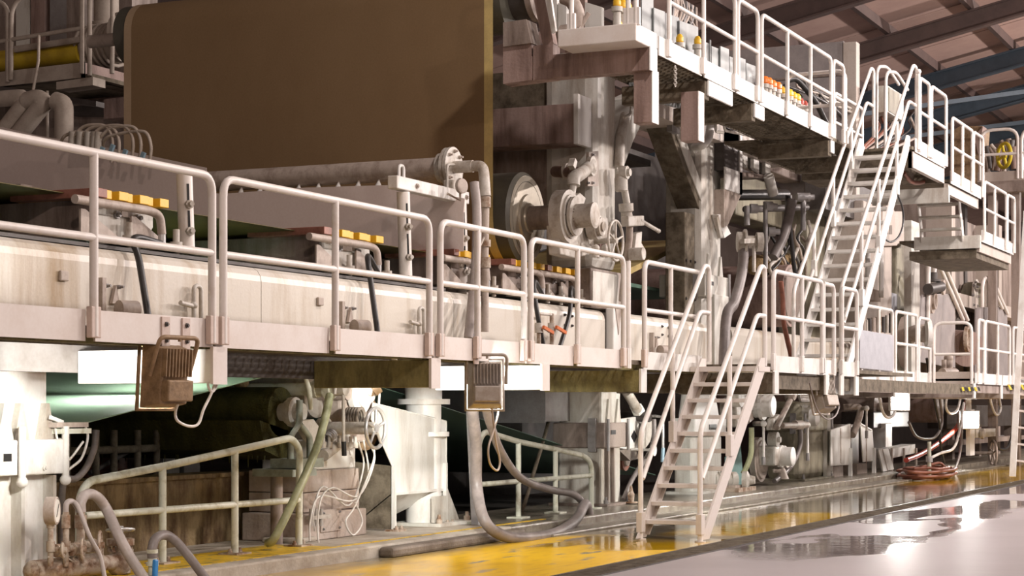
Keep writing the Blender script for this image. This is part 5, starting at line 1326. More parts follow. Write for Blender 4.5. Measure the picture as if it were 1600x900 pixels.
def far_lamp(label, px, py, Y, s):
    t = thing('floodlight', label, 'lamp', 'far lamps facing along the aisle')
    c = A(px, py, Y); d = (CP - c).normalized(); d.z = 0; d = (d + V((0, -.25, 0))).normalized(); sd = V((-d.y, d.x, 0))
    MB().bar(c - ZA * .16 * s, c + ZA * .16 * s, .36 * s, .14 * s, d).build('housing', 'white_paint', t, bev=.015)
    MB().bar(c - ZA * .13 * s + d * .075 * s, c + ZA * .13 * s + d * .075 * s, .29 * s, .006, d).build('lens', 'lamp_glow', t)
    MB().bar(c + ZA * .16 * s, V((c.x, c.y, WZ + .06)), .10 * s, .03, d).build('bracket', 'cast_iron', t)
    l = bpy.data.lights.new('flood_beam', 'SPOT'); l.energy = 110; l.spot_size = 2.4; l.spot_blend = .7; l.shadow_soft_size = .12; l.color = (1, .95, .88)
    o = bpy.data.objects.new('flood_beam', l); COL.objects.link(o); o.parent = t; o.location = c + d * .13 * s
    o.rotation_euler = (d + V((.0, .6, -.25))).to_track_quat('-Z', 'Y').to_euler()
far_lamp('glaring white lamp under the far walkway, nearer of the two', 1405, 628, 7.75, 1.0)
far_lamp('glaring white lamp panel lower and further right', 1513, 656, 8.6, 1.35)
floodlight('grey floodlight hanging under the walkway right of the lower stair', A(1291, 617, 6.62), V((.35, .9, -.25)), 1.0, 'lamp_grey', FLOOD[2])
hose('lamp_cable', 'thin cable drooping from the grey floodlight right of the lower stair', [A(1265, 598, 6.6), A(1270, 620, 6.6), A(1278, 642, 6.6), A(1292, 655, 6.6), A(1305, 650, 6.6), A(1311, 636, 6.6), A(1309, 628, 6.6)], .011, 'hose_grey', 'cable')
t = thing('pad_handwheel', 'small dark handwheel on a stem at the far pad', 'handwheel')
hwheel(t, A(1552, 708, 8.6), V((.5, -1, 0)), .3, .03, 5, 'cast_beige')
MB().cyl(A(1552, 708, 8.6), A(1552, 708, 8.6) + YA * .5, .04).build('stem', 'cast_beige', t)
t = thing('lamp_trolley', 'white bracket with roller below the second far lamp', 'bracket')
MB().box(A(1525, 680, 8.6).x, A(1556, 680, 8.6).x, 8.6, 8.8, A(1525, 684, 8.6).z, A(1525, 671, 8.6).z).build('bar', 'panel_white', t)
disc(t, 'roller', 1532, 678, 8.58, [(0, .12), (.08, .12), (.09, .05)], 'cast_iron')
MB().box(A(1516, 690, 8.6).x, A(1523, 690, 8.6).x, 8.6, 8.7, A(1516, 712, 8.6).z, A(1516, 640, 8.6).z).build('hanger', 'white_paint', t)
# hazard stripes on the walkway edge: strips of flat tape
for k in range(6):
    o = MB().prism([A(1504 + 5 * k, 611, 6.63), A(1507 + 5 * k, 611, 6.63), A(1505 + 5 * k, 605, 6.63), A(1502 + 5 * k, 605, 6.63)], (0, -.004, 0)).build('hazard_stripe', 'hazard_yellow' if k % 2 == 0 else 'black_paint', wk)
for k in range(8):
    MB().prism([A(1578 + 5 * k, 609, 6.63), A(1581.5 + 5 * k, 609, 6.63), A(1577.5 + 5 * k, 601, 6.63), A(1574 + 5 * k, 601, 6.63)], (0, -.004, 0)).build('hazard_stripe', 'hazard_yellow' if k % 2 == 0 else 'black_paint', wk)

# ------------------------------------------------------------------ middle level right of the columns
t = thing('guard_box', 'white framed box with dark panel right of the second column', 'box')
xa, xb = A(1131, 250, 9.3).x, A(1158, 250, 9.3).x
za, zb = A(1145, 300, 9.3).z, A(1145, 190, 9.3).z
MB().box(xa, xb, 9.3, 10.2, za + .3, zb).build('body', 'dark_steel', t)
MB().box(xb - .13, xb, 9.28, 9.3, za, zb).box(xa, xb, 9.28, 9.3, za, za + .35).build('frame', 'white_paint', t)
MB().prism([(xa, 9.3, za), (xb, 9.3, za), (xa + .2, 9.3, za - .55), (xa, 9.3, za - .6)], (0, .5, 0)).build('chute', 'cast_beige', t)
t = thing('serrated_shroud', 'row of pale overlapping plates under the upper platform', 'shroud')
for k in range(5):
    xp = 1160 + 9 * k; poly(t, 'plate', [(xp, 232 + 4 * k), (xp + 8, 236 + 4 * k), (xp + 8, 262 + 5 * k), (xp, 252 + 5 * k)], 9.4 + .12 * (k % 2), .06, 'frame_paint')
poly(t, 'ledge', [(1158, 268), (1208, 275), (1208, 279), (1158, 276)], 9.4, .5, 'dirty_frame')
MB().tube([A(1201, 275, 9.3), A(1208, 303, 9.3)], .09, 10).build('drain_stub', 'frame_paint', t)
t = thing('white_brace', 'white triangular bracket on the second column near its clamp', 'bracket')
poly(t, 'plate', [(1121, 335), (1127, 335), (1142, 365), (1132, 372)], 9.35, .1, 'white_paint')
poly(t, 'rib', [(1120, 340), (1123, 336), (1130, 370), (1126, 372)], 9.3, .05, 'frame_paint')
t = thing('round_cock', 'pale round cock with drop lever right of the second column', 'valve')
MB().lathe(A(1152, 378, 9.1), V((.5, -1, 0)), [(0, .16), (.1, .16), (.1, .2), (.14, .2), (.14, .1), (.3, .1), (.3, .15), (.4, .15)], 18).build('body', 'cast_iron', t)
MB().bar(A(1160, 377, 8.9), A(1178, 376, 8.85), .07, .07).build('arm', 'cast_iron', t)
MB().tube([A(1178, 374, 8.85), A(1178, 425, 8.85)], .03, 8).ball(A(1178, 377, 8.85), .06).build('drop_lever', 'cast_iron', t)
hose('thick_hose', 'thick grey hose dropping from the round cock', [A(1162, 384, 9.0), A(1160, 420, 9.0), A(1154, 450, 9.0), A(1146, 475, 9.0), A(1135, 497, 9.05), V((A(1130, 510, 9.0).x, 9.0, 1.97))], .085, 'hose_grey')
t = thing('felt_roll', 'brown fibrous felt roll lying behind the walkway rail', 'roll')
MB().cyl(A(1236, 462, 9.4), A(1236, 462, 9.4) + YA * 3.5, .55, 28).build('shell', 'stained_brown', t)
disc(t, 'end', 1236, 462, 9.4, [(0, .5), (.03, .48)], 'dirty_frame')
o = MB()
for k in range(26): o.ball(A(1180 + rs.uniform(0, 58), 415 + rs.uniform(-9, 8), 9.7), rs.uniform(.09, .2), 5)
o = o.build('pulp_heap', 'pulp_brown'); tag(o, 'heap of brown fibrous pulp right of the round cock', 'pulp')
t = thing('cross_pipe', 'black shiny cross pipe with hanging hoses right of the second column', 'pipe')
MB().cyl(A(1132, 305, 9.8), A(1228, 304, 9.5), .09).build('pipe', 'black_paint', t)
MB().cyl(A(1165, 327, 9.6), A(1260, 324, 9.5), .06).build('lower_pipe', 'dark_steel', t)
for px, y0, y1, r_ in ((1167, 322, 352, .05), (1196, 315, 420, .04), (1255, 305, 360, .05), (1232, 305, 330, .06)):
    MB().tube([A(px, y0, 9.3), A(px, y1, 9.3)], r_, 8).build('drop_pipe', 'grey_steel', t)
for px, py in ((1172, 326), (1196, 322), (1200, 362), (1245, 308), (1255, 308)):
    MB().lathe(A(px, py, 9.3), V((.6, -1, 0)), [(0, .08), (.12, .08), (.12, .05), (.2, .05)], 10).build('fitting', 'grey_steel', t)
hose('black_hose', 'black hose hanging from the cross pipe beside the tall stair', [A(1232, 306, 9.2), A(1233, 335, 9.2), A(1236, 370, 9.2), A(1240, 410, 9.2), A(1243, 430, 9.2)], .04, 'hose_black')
hose('grey_drop_hose', 'thick worn grey hose slanting below the cross pipe', [A(1238, 312, 9.1), A(1232, 340, 9.15), A(1224, 370, 9.2), A(1208, 402, 9.3)], .09, 'hose_grey')
hose('rust_hose', 'rust coloured hose hanging behind the rail right of the lower stair', [A(1220, 440, 8.0), A(1223, 470, 8.0), A(1224, 500, 8.0), A(1230, 530, 8.0), A(1236, 557, 8.0), V((A(1237, 560, 8.0).x, 8.0, 1.97))], .04, 'rust_red_hose')
# tangle of small lines behind the stair, each its own tube
for k in range(14):
    x = 1195 + 5.2 * k; y = 345 + rs.uniform(0, 45)
    pts = [A(x, y, 9.6), A(x + rs.uniform(-12, 12), y + 18, 9.5), A(x + rs.uniform(-14, 14), y + 38, 9.5), A(x + rs.uniform(-10, 16), y + 60, 9.6)]
    o = hose('service_line', ORD[k] + ' thin service line from the left in the tangle behind the tall stair foot', pts, rs.uniform(.02, .035), rs.choice(['cable_tan', 'hose_black', 'cast_iron', 'dark_steel']), 'tube')
    o['group'] = 'tangle of service lines'
t = thing('press_support', 'olive stained machine frame behind the tall stair', 'frame')
MB().box(A(1150, 300, 10.6).x, A(1275, 300, 10.6).x, 10.6, 11.2, A(1200, 350, 10.6).z, A(1200, 285, 10.6).z).build('rail', 'olive_frame', t, bev=.03)
MB().box(A(1262, 300, 10.2).x, A(1290, 300, 10.2).x, 10.2, 10.8, 1.9, A(1262, 285, 10.2).z).build('upright', 'olive_frame', t, bev=.04)
MB().box(A(1190, 250, 10.2).x, A(1330, 250, 10.2).x, 10.2, 10.6, A(1250, 285, 10.2).z, A(1250, 255, 10.2).z).build('upper_rail', 'dirty_frame', t, bev=.02)
MB().box(A(1290, 250, 9.6).x, A(1375, 250, 9.6).x, 9.6, 10.0, A(1300, 330, 9.6).z, A(1300, 262, 9.6).z).build('dark_plate', 'dark_steel', t)
t = thing('beige_column', 'big beige machine column right of the tall stair', 'column')
MB().box(A(1350, 400, 9.4).x, A(1394, 400, 9.4).x, 9.4, 10.2, 1.9, A(1394, 330, 9.4).z).build('shaft', 'beige_frame', t, bev=.05)
poly(t, 'ear', [(1378, 385), (1380, 330), (1392, 312), (1398, 330), (1412, 330), (1412, 362), (1402, 384)], 9.3, .1, 'beige_frame', .02)
for px in (1386, 1392):
    poly(t, 'slot', [(px - 2, 352), (px + 2, 352), (px + 2, 366), (px - 2, 366)], 9.29, .01, 'kerb_dark')
poly(t, 'bracket_arm', [(1398, 352), (1426, 358), (1426, 382), (1400, 380)], 9.35, .2, 'beige_frame')
MB().box(A(1345, 460, 9.2).x, A(1376, 460, 9.2).x, 9.2, 9.4, A(1345, 465, 9.2).z, A(1345, 447, 9.2).z).build('cross_arm', 'beige_frame', t, bev=.01)
MB().cyl(A(1356, 465, 9.0), A(1356, 390, 9.0), .05).cyl(A(1377, 465, 9.0), A(1377, 390, 9.0), .05).build('guide_rod', 'white_paint', t)
hose('black_cable', 'thin black cable looping down from the tall stair top', [A(1402, 303, 6.9), A(1410, 325, 6.9), A(1411, 350, 6.9), A(1404, 370, 6.9), A(1392, 378, 6.9), A(1380, 372, 6.9)], .016, 'hose_black', 'cable')
t = thing('post', 'galvanised upright post under the upper walkway right of the tall stair', 'post')
MB().box(A(1424, 340, 8.6).x, A(1437, 340, 8.6).x, 8.6, 8.75, 1.97, UZ - .25).build('shaft', 'frame_paint', t)
MB().box(A(1424, 340, 8.6).x - .1, A(1437, 340, 8.6).x + .1, 8.55, 8.8, 1.97, 2.02).build('foot', 'frame_paint', t)
t = thing('olive_column', 'dull olive machine column right of the beige column', 'column')
MB().box(A(1402, 450, 9.6).x, A(1432, 450, 9.6).x, 9.6, 10.3, 1.9, A(1432, 400, 9.6).z + .7).build('shaft', 'olive_frame', t, bev=.04)
MB().box(A(1392, 450, 9.5).x, A(1402, 450, 9.5).x, 9.5, 10.3, 3.1, 3.9).build('side_strip', 'galvanised', t)
# grey shield boards with hoop pipes
for i, (pts, hoops, lab) in enumerate((
    ([(1437, 462), (1446, 459), (1488, 459), (1492, 465), (1493, 575), (1433, 565)], [(1450, 500, 1451, 408, 1462, 402, 1505, 500), (1459, 470, 1460, 412, 1472, 406, 1512, 500)], 'grey rounded shield board with bent hoop pipes and a round port'),
    ([(1526, 483), (1530, 480), (1570, 480), (1574, 485), (1575, 594), (1524, 592)], [(1535, 480, 1535, 438, 1543, 432, 1566, 482), (1541, 480, 1541, 440, 1550, 434, 1574, 490)], 'smaller grey rounded shield board further right with bent hoop pipes'))):
    t = thing('shield_board', lab, 'board', 'grey shield boards')
    poly(t, 'board', pts, 8.9, .05, 'grey_board', .01)
    for h_ in hoops:
        MB().tube(fil([A(h_[2 * j], h_[2 * j + 1], 8.85) for j in range(4)], .3), .045, 10).build('hoop_pipe', 'rail_paint', t)
    if i == 0:
        disc(t, 'port', 1454, 470, 8.88, [(0, .28), (.06, .28), (.06, .19), (.12, .19), (.12, .14), (.04, .12)], 'cast_beige', 28)
        MB().cyl(A(1450, 452, 8.8), A(1470, 448, 8.7), .12).build('valve_body', 'dark_steel', t)
        MB().lathe(A(1459, 440, 8.8), ZA, [(0, .16), (.05, .16), (.05, .08), (.2, .08)], 14).build('valve_neck', 'dark_steel', t)
        MB().cyl(A(1459, 436, 8.8), A(1459, 428, 8.8), .06).build('yellow_band', 'hazard_yellow', t)
        disc(t, 'valve_flange', 1472, 449, 8.7, [(0, .17), (.05, .17), (.05, .1)], 'cast_beige')
t = thing('suction_drum', 'brown drum with open dark end behind the cross-wise hoop rail', 'drum')
MB().cyl(A(1512, 545, 8.7), A(1462, 540, 9.8), .42, 28).build('shell', 'stained_brown', t)
disc(t, 'rim', 1509, 530, 8.7, [(0, .30), (.08, .30), (.08, .24), (.02, .22)], 'rusty_pipe')
t = thing('flanged_drum', 'grey cylinder with bolted flange behind the second shield board', 'drum')
MB().cyl(A(1522, 462, 9.3), A(1490, 462, 10.2), .35, 24).build('shell', 'olive_frame', t)
disc(t, 'flange', 1523, 462, 9.3, [(0, .42), (.06, .42), (.06, .2), (.1, .18)], 'cast_iron')
for k in range(8):
    a_ = k * math.pi / 4; MB().bolt(A(1523, 462, 9.22) + V((.34 * math.cos(a_), 0, .34 * math.sin(a_))), -YA, .04, .06).build('bolt', 'grey_steel', t)
t = thing('press_housing', 'pinkish beige press housing at the far right behind the shields', 'housing')
MB().box(A(1480, 480, 10.4).x, A(1600, 480, 10.4).x, 10.4, 11.0, 1.9, A(1540, 400, 10.4).z).build('wall', 'beige_frame', t)
MB().box(A(1500, 450, 10.2).x, A(1512, 450, 10.2).x, 10.2, 10.4, 2.0, A(1500, 410, 10.2).z).build('upright', 'white_paint', t)
MB().box(A(1528, 450, 10.0).x, A(1536, 450, 10.0).x, 10.0, 10.4, 2.0, A(1530, 405, 10.2).z).build('upright', 'dirty_frame', t)
MB().box(A(1480, 405, 10.0).x, A(1600, 405, 10.0).x, 10.0, 10.4, A(1500, 415, 10).z, A(1500, 405, 10).z).build('ledge', 'dark_steel', t)
MB().box(A(1395, 520, 10.4).x, A(1480, 520, 10.4).x, 10.4, 11.0, 1.9, A(1440, 420, 10.4).z).build('wall', 'dirty_frame', t)
t = thing('pipe_rack', 'rack of upright pipes behind the silver sheet', 'pipes')
for k in range(9):
    px = 1350 + 5 * k; MB().tube([A(px, 580, 8.9), A(px + rs.uniform(-2, 2), 485 + rs.uniform(0, 15), 8.9)], rs.uniform(.03, .05), 8).build('pipe', rs.choice(['cast_beige', 'cast_iron', 'dark_steel', 'rusty_pipe']), t)
MB().cyl(A(1346, 520, 8.9), A(1398, 525, 8.9), .05).build('header', 'cast_beige', t)
t = thing('end_drum', 'pale cast drum end behind the chained guard rail', 'drum')
disc(t, 'drum', 1411, 535, 9.2, [(0, .55), (.2, .55), (.3, .45), (.34, .2)], 'beige_frame', 28)
MB().cyl(A(1424, 521, 8.9), A(1446, 521, 7.6), .17).build('nozzle_pipe', 'cast_beige', t)
t = thing('hose_ring', 'white flanged ring on a stub pipe hung on the far guard rail', 'ring')
MB().lathe(A(1447, 522, 7.5), V((.4, -1, 0)), [(0, .26), (.08, .26), (.08, .2), (0, .2)], 28).build('flange', 'white_paint', t)
MB().cyl(A(1447, 522, 7.52), A(1430, 521, 7.9), .15, 16).build('stub', 'cast_beige', t)
t = thing('bench_vice', 'small pale pump group on the walkway behind the hoop rail', 'pump')
MB().cyl(A(1475, 585, 8.2), A(1475, 562, 8.2), .05).build('riser', 'cast_beige', t)
MB().cyl(A(1482, 585, 8.2), A(1482, 560, 8.2), .09).ball(A(1482, 560, 8.2), .1).build('body', 'cast_beige', t)
MB().cyl(A(1472, 582, 8.2), A(1492, 582, 8.1), .09).build('barrel', 'cast_beige', t)

# ------------------------------------------------------------------ upper level
hd = thing('hood_panel', 'big grey hood wall behind the upper platform', 'hood')
hx = A(1330, 62, 9.2).x
MB().box(hx, hx + .15, 9.35, 13.2, UZ, A(1322, 64, 9.3).z).build('sheet', 'grey_board', hd)
MB().box(hx - .02, hx + .25, 9.1, 9.35, UZ, A(1322, 60, 9.2).z).build('edge_post', 'beige_frame', hd)
MB().box(hx - .03, hx, 9.35, 13.2, A(1322, 112, 9.2).z, A(1322, 109, 9.2).z).build('joint', 'dirty_frame', hd)
# serrated white sheets along the back of the upper platform
sg = thing('splash_screen', 'pale jagged splash screen along the back of the upper platform', 'screen')
steps = [(985, 30), (1003, -10), (1022, 12), (1040, 20), (1062, 32), (1092, 62), (1110, 62), (1112, 72), (1126, 72), (1140, 88), (1152, 88), (1166, 98), (1184, 110)]
for k in range(len(steps) - 1):
    x0_, y0_ = steps[k]; x1_ = steps[k + 1][0]
    poly(sg, 'sheet', [(x0_, y0_), (x1_ - 1, y0_ + (x1_ - x0_) * .35), (x1_ - 1, 150 + (x1_ - 985) * .25), (x0_, 150 + (x0_ - 985) * .25)], 8.52 + .03 * (k % 2), .02, 'screen_grey')
sb = thing('base_plinth', 'pale machine base along the back of the upper platform', 'plinth')
MB().box(25.0, 31.5, 9.3, 10.0, UZ + .1, UZ + .35).build('body', 'beige_frame', sb)
def cap_valve(label, px, py, m, gp, Y=8.4, r=.07):
    t = thing('capped_valve', label, 'valve', gp)
    c = A(px, py, Y)
    MB().lathe(V((c.x, c.y, UZ + .08)), ZA, [(0, .05), (c.z - UZ - .2, .05), (c.z - UZ - .2, .07), (c.z - UZ - .14, .07)], 12).build('stem', 'cast_iron', t)
    MB().lathe(c - ZA * .07, ZA, [(0, r * .7), (.03, r), (.08, r), (.12, r * .6), (.13, .01)], 14).build('cap', m, t)
for k, (px, py) in enumerate(((1195, 125), (1201, 127), (1207, 131), (1215, 134))):
    cap_valve(('first', 'second', 'third', 'fourth')[k] + ' orange capped valve from the left on the upper platform', px, py, 'orange_cap', 'orange capped valves')
for k, (px, py) in enumerate(((1221, 141), (1233, 145), (1239, 149), (1245, 152))):
    cap_valve(('first', 'second', 'third', 'fourth')[k] + ' yellow capped valve from the left on the upper platform', px, py, 'yellow_cap', 'yellow capped valves')
for k, (px, py) in enumerate(((1247, 157), (1252, 159), (1258, 163))):
    cap_valve(('first', 'second', 'third')[k] + ' small dark red capped valve from the left on the upper platform', px, py, 'red_hose', 'red capped valves', r=.045)
for k, (px, py) in enumerate(((964, 3), (973, 6), (981, 10), (966, 38), (1062, 60), (1090, 63))):
    cap_valve('yellow capped valve ' + ('at the frame top, leftmost of three', 'at the frame top, middle of three', 'at the frame top, rightmost of three', 'low behind the end box', 'beside the second upper post', 'left of the second upper hoop')[k], px, py, 'yellow_cap', 'yellow caps near the end of the upper platform', Y=8.4, r=.05)
hose('cable_bundle', 'thick black cable arching over the valves on the upper platform', [A(1232, 125, 9.0), A(1244, 124, 8.9), A(1258, 138, 8.8), A(1275, 160, 8.7), A(1285, 180, 8.7), A(1294, 198, 8.7)], .05, 'hose_black', 'cable')
hose('cable_bundle', 'second black cable running right along the upper platform', [A(1262, 146, 8.9), A(1285, 158, 8.8), A(1305, 172, 8.8), A(1320, 190, 8.8), A(1324, 215, 8.8)], .035, 'hose_black', 'cable')
cb_ = thing('cable_tray', 'light cable tray slanting along the back of the upper platform', 'tray')
for dy in (0, 6): MB().tube([A(1265, 140 + dy, 9.2), A(1335, 172 + dy, 9.2)], .025, 6).build('side_rod', 'cast_iron', cb_)
for k in range(10):
    f_ = k / 9; MB().tube([A(1265 + 70 * f_, 140 + 32 * f_, 9.2), A(1265 + 70 * f_, 146 + 32 * f_, 9.2)], .015, 5).build('rung', 'cast_iron', cb_)
itb = thing('instrument_bundle', 'tangle of thin instrument tubes over the valves on the upper platform', 'tubes')
for k in range(12):
    x, y = 1225 + 5 * k, 122 + rs.uniform(0, 25)
    MB().tube(spl([A(x, y, 9.1), A(x + rs.uniform(0, 20), y + rs.uniform(2, 14), 9.0), A(x + rs.uniform(10, 40), y + rs.uniform(12, 26), 9.0)]), .018, 8).build('tube', rs.choice(['dark_steel', 'hose_black', 'cast_beige']), itb)
atb = thing('actuator_bundle', 'bundle of thin actuator tubes behind the first upper rail', 'tubes')
for k in range(16):
    x = 1050 + 2.5 * k; y = -10 + (x - 1050) * .6
    MB().tube(spl([A(x, y, 9.2), A(x + rs.uniform(-5, 5), y + 20, 9.15), A(x + rs.uniform(-8, 8), y + 40, 9.1), A(x + rs.uniform(-4, 8), y + 58, 9.1)]), .022, 8).build('tube', rs.choice(['grey_steel', 'hose_black', 'cast_beige', 'dark_steel']), atb)
o = MB()
for k in range(9): o.ring(A(1055, 105 + 3.5 * k, 7.48), XA if k % 2 else YA, .018, .006, 10, 5)
tag(o.build('hanging_chain', 'cast_iron'), 'short chain hanging below the upper platform edge', 'chain')
# end frame of the upper drive, at the left end of the upper platform
ef = thing('upper_valve_group', 'pinkish elbow pipe and valve at the left end of the upper platform', 'valve')
q = lambda x, y: AX(x, y, 20.6)
MB().tube(spl([q(880, -5), q(893, 2), q(902, 20), q(901, 40), q(893, 52)]), .085, 12).build('elbow_pipe', 'cast_beige', ef)
MB().cyl(q(868, 60), q(908, 55), .09).lathe(q(885, 58), -YA, [(-.05, .15), (.05, .15), (.05, .12), (.2, .12)], 16).build('valve_body', 'cast_beige', ef)
MB().tube([q(903, 48), q(920, 20)], .03, 8).build('lever', 'cast_beige', ef)
MB().cyl(q(890, 60), q(891, 82), .06).build('drain', 'stained_brown', ef)
t = thing('drive_guard', 'cream panels of the drive guard above the upper stained beam', 'panel')
for a_, b_, c_, d_, m_ in ((855, 870, -10, 48, 'panel_white'), (872, 885, 5, 45, 'panel_white'), (914, 940, 3, 46, 'panel_white'), (905, 914, -10, 50, 'stained_brown')):
    MB().prism([AX(x, y, 21.2) for x, y in ((a_, c_), (b_, c_ + (8 if a_ == 914 else 0)), (b_, d_), (a_, d_))], (.08, 0, 0)).build('sheet', m_, t)
t = thing('disc_roll', 'dark disc wheel at the top edge beside the fabric', 'wheel')
MB().lathe(AX(835, -8, 21.4), -YA, [(0, .1), (0, .34), (.08, .34), (.08, .28), (.1, .1)], 28).build('disc', 'dirty_frame', t)
MB().lathe(AX(835, -8, 21.4) + YA * .0, YA, [(0, .3), (4, .3)], 24).build('roll', 'dark_steel', t)

# ------------------------------------------------------------------ stepped walkways at the far right
sw = thing('step_walkway', 'white stepped walkway descending beyond the upper landing', 'walkway')
YS = 6.66
def seg(x0, x1, z, m='white_paint'):
    MB().box(x0, x1, YS, YS + .016, z, z + .22).build('toe_board', m, sw)
    MB().box(x0, x1, YS + .02, 8.2, z + .02, z + .07).build('deck', 'dirt_and_shade', sw)
    MB().box(x0, x1, YS + .05, YS + .12, z - .18, z).build('edge_beam', 'beige_frame', sw)
seg(32.5, 35.2, 5.28)
seg(35.3, 38.6, 4.50)
MB().box(32.4, 32.5, YS + .02, 8.0, 4.95, 5.2).build('cross_beam', 'frame_paint', sw)
MB().box(35.2, 35.3, YS + .02, 7.9, 4.38, 4.62).build('cross_beam', 'frame_paint', sw)
MB().box(35.25, 38.6, YS + .1, 8.0, 4.20, 4.36).build('under_box', 'dirt_and_shade', sw)
for k in range(3):
    z = 4.72 + .22 * k; MB().box(35.0 - .1 * k, 35.25 - .1 * k, 7.0, 7.75, z, z + .04).build('tread', 'frame_paint', sw)
for y in (7.0, 7.75):
    MB().bar((35.25, y, 4.55), (34.85, y, 5.3), .02, .16).build('string', 'white_paint', sw)
def G2(label, x0, x1, zb, mids=(), **k): G(label, (x0, YS - .03), (x1, YS - .03), zb, mids=mids, **k)
G2('guard rail stepping down right after the upper landing corner', 32.45, 34.2, 5.28, [.5], h=1.12, clamp=False)
G2('second guard rail of the stepped walkway', 34.3, 35.2, 5.28, h=1.12, clamp=False)
G2('lower guard rail of the stepped walkway with two mid posts', 35.35, 37.6, 4.50, [.45], h=1.12, clamp=False)
G2('last guard rail of the stepped walkway at the right', 37.7, 38.5, 4.50, h=1.12, clamp=False)
t = thing('far_platform', 'far platform with pale toe board and clutter at the right edge', 'platform')
fx = 47.0
a_, b_ = AX(1527, 300, fx), AX(1640, 300, fx)
MB().box(fx, fx + .05, b_.y, a_.y, AX(1560, 283, fx).z, AX(1560, 268, fx).z).build('toe_board', 'beige_frame', t)
MB().box(fx + .05, fx + 4, b_.y, a_.y, AX(1560, 283, fx).z, AX(1560, 283, fx).z + .08).build('deck', 'dirt_and_shade', t)
MB().box(fx, fx + .3, b_.y, a_.y, AX(1560, 300, fx).z, AX(1560, 283, fx).z).build('edge_beam', 'dirty_frame', t)
for yy_ in (a_.y - .3, (a_.y + b_.y) / 2, b_.y + .3):
    MB().box(fx + .3, fx + .55, yy_ - .1, yy_ + .1, .0, AX(1560, 283, fx).z).build('leg', 'dirty_frame', t)
zt_, zb_ = AX(1560, 203, fx).z, AX(1560, 283, fx).z
G('far cross-wise guard rail above the pale toe board at the right', (fx - .05, AX(1532, 240, fx).y), (fx - .05, AX(1591, 240, fx).y), zb_, h=zt_ - zb_, clamp=False, mid=.52, cr=.3, r=.04)
G('far guard rail running out of the frame at the right', (fx - .05, AX(1597, 240, fx).y), (fx - .05, AX(1650, 240, fx).y), zb_, h=zt_ - zb_, clamp=False, mid=.52, cr=.3, r=.04)
t = thing('yellow_handwheel', 'yellow handwheel on the far platform at the right', 'handwheel')
hwheel(t, AX(1569, 243, fx + .5), V((.9, -1, 0)), .30, .045, 4, 'hazard_yellow')
q_ = AX(1569, 243, fx + 1.1); MB().tube([AX(1569, 243, fx + .5), q_, V((q_.x, q_.y, AX(1560, 283, 47.0).z + .08))], .05).build('stem', 'cast_beige', t)
for k in range(15):
    x = 1540 + 3.8 * k; y = 215 + rs.uniform(0, 30)
    o = MB().tube(spl([AX(x, y + 35, fx + 1.5), AX(x + rs.uniform(-4, 4), y + 15, fx + 1.5), AX(x + rs.uniform(-8, 8), y, fx + 1.5)]), rs.uniform(.04, .10), 7).build('machine_pipe', rs.choice(['cast_beige', 'dirty_frame', 'cast_iron', 'dark_steel', 'stained_brown']))
    tag(o, ORD[k] + ' short upright pipe from the left on the far platform', 'pipe', 'pipes on the far platform')
t = thing('brown_housing', 'brown angled housing behind the stepped walkway', 'housing')
MB().prism([AX(x, y, 48) for x, y in ((1486, 290), (1486, 206), (1500, 197), (1535, 197), (1528, 290))], (1.0, 0, 0)).build('body', 'lamp_back', t)
MB().prism([AX(x, y, 48.4) for x, y in ((1502, 610), (1502, 288), (1508, 288), (1508, 610))], (.3, 0, 0)).build('leg', 'dark_steel', t)
MB().prism([AX(x, y, 47.9) for x, y in ((1522, 214), (1536, 197), (1528, 240))], (.5, 0, 0)).build('ear', 'stained_brown', t)
# under the stepped walkway
t = thing('far_machine', 'dusky far machine frame beyond the stepped walkway', 'frame')
MB().box(44, 60, 9.6, 10.4, 1.9, 6.2).build('wall', 'dirty_frame', t)
MB().box(44, 44.4, 9.0, 9.6, 1.9, 6.2).build('upright', 'beige_frame', t)
MB().box(50, 50.4, 9.0, 9.6, 1.9, 6.2).build('upright', 'beige_frame', t)
MB().box(44, 60, 9.2, 9.6, 3.9, 4.2).build('ledge', 'beige_frame', t)
# ladder at right edge
ld = thing('ship_ladder', 'steep white ladder at the right edge of the picture', 'ladder')
for px in (1582, 1606):
    MB().bar(A(px, 745, 6.55), A(px + 22, 330, 6.55), .05, .12, YA).build('stile', 'white_paint', ld)
for k in range(15):
    f_ = (k + 1) / 16; xx = 1582 + 22 * f_; yy = 745 - 415 * f_
    MB().bar(A(xx, yy, 6.55), A(xx + 24, yy + 3, 6.55), .05, .04).build('rung', 'beige_frame', ld)
# cabinet and clutter on the upper landing
t = thing('control_cabinet', 'grey control cabinet on the upper landing behind the tall stair', 'cabinet')
MB().box(A(1387, 160, 8.6).x, A(1412, 160, 8.6).x, 8.6, 8.9, A(1387, 175, 8.6).z, A(1387, 133, 8.6).z).build('body', 'frame_paint', t, bev=.01)
MB().box(A(1389, 160, 8.59).x, A(1405, 160, 8.59).x, 8.585, 8.6, A(1387, 173, 8.6).z, A(1387, 136, 8.6).z).build('door', 'olive_frame', t)
MB().cyl((A(1400, 160, 8.7).x, 8.75, UZ + .08), (A(1400, 160, 8.7).x, 8.75, A(1387, 174, 8.6).z), .05).build('stand', 'frame_paint', t)
t = thing('ladder_hoop', 'pair of white bent pipes rising behind the tall stair top', 'handrail')
for dx, y in ((0, 8.0), (14, 7.8)):
    MB().tube(fil([V((A(1369 + dx, 225, y).x, y, UZ + .04)), A(1370 + dx, 104 + dx * .6, y), A(1386 + dx, 104 + dx * .6, y), A(1404 + dx, 132 + dx * .6, y)], .25), .03, 10).build('pipe', 'rail_paint', t)
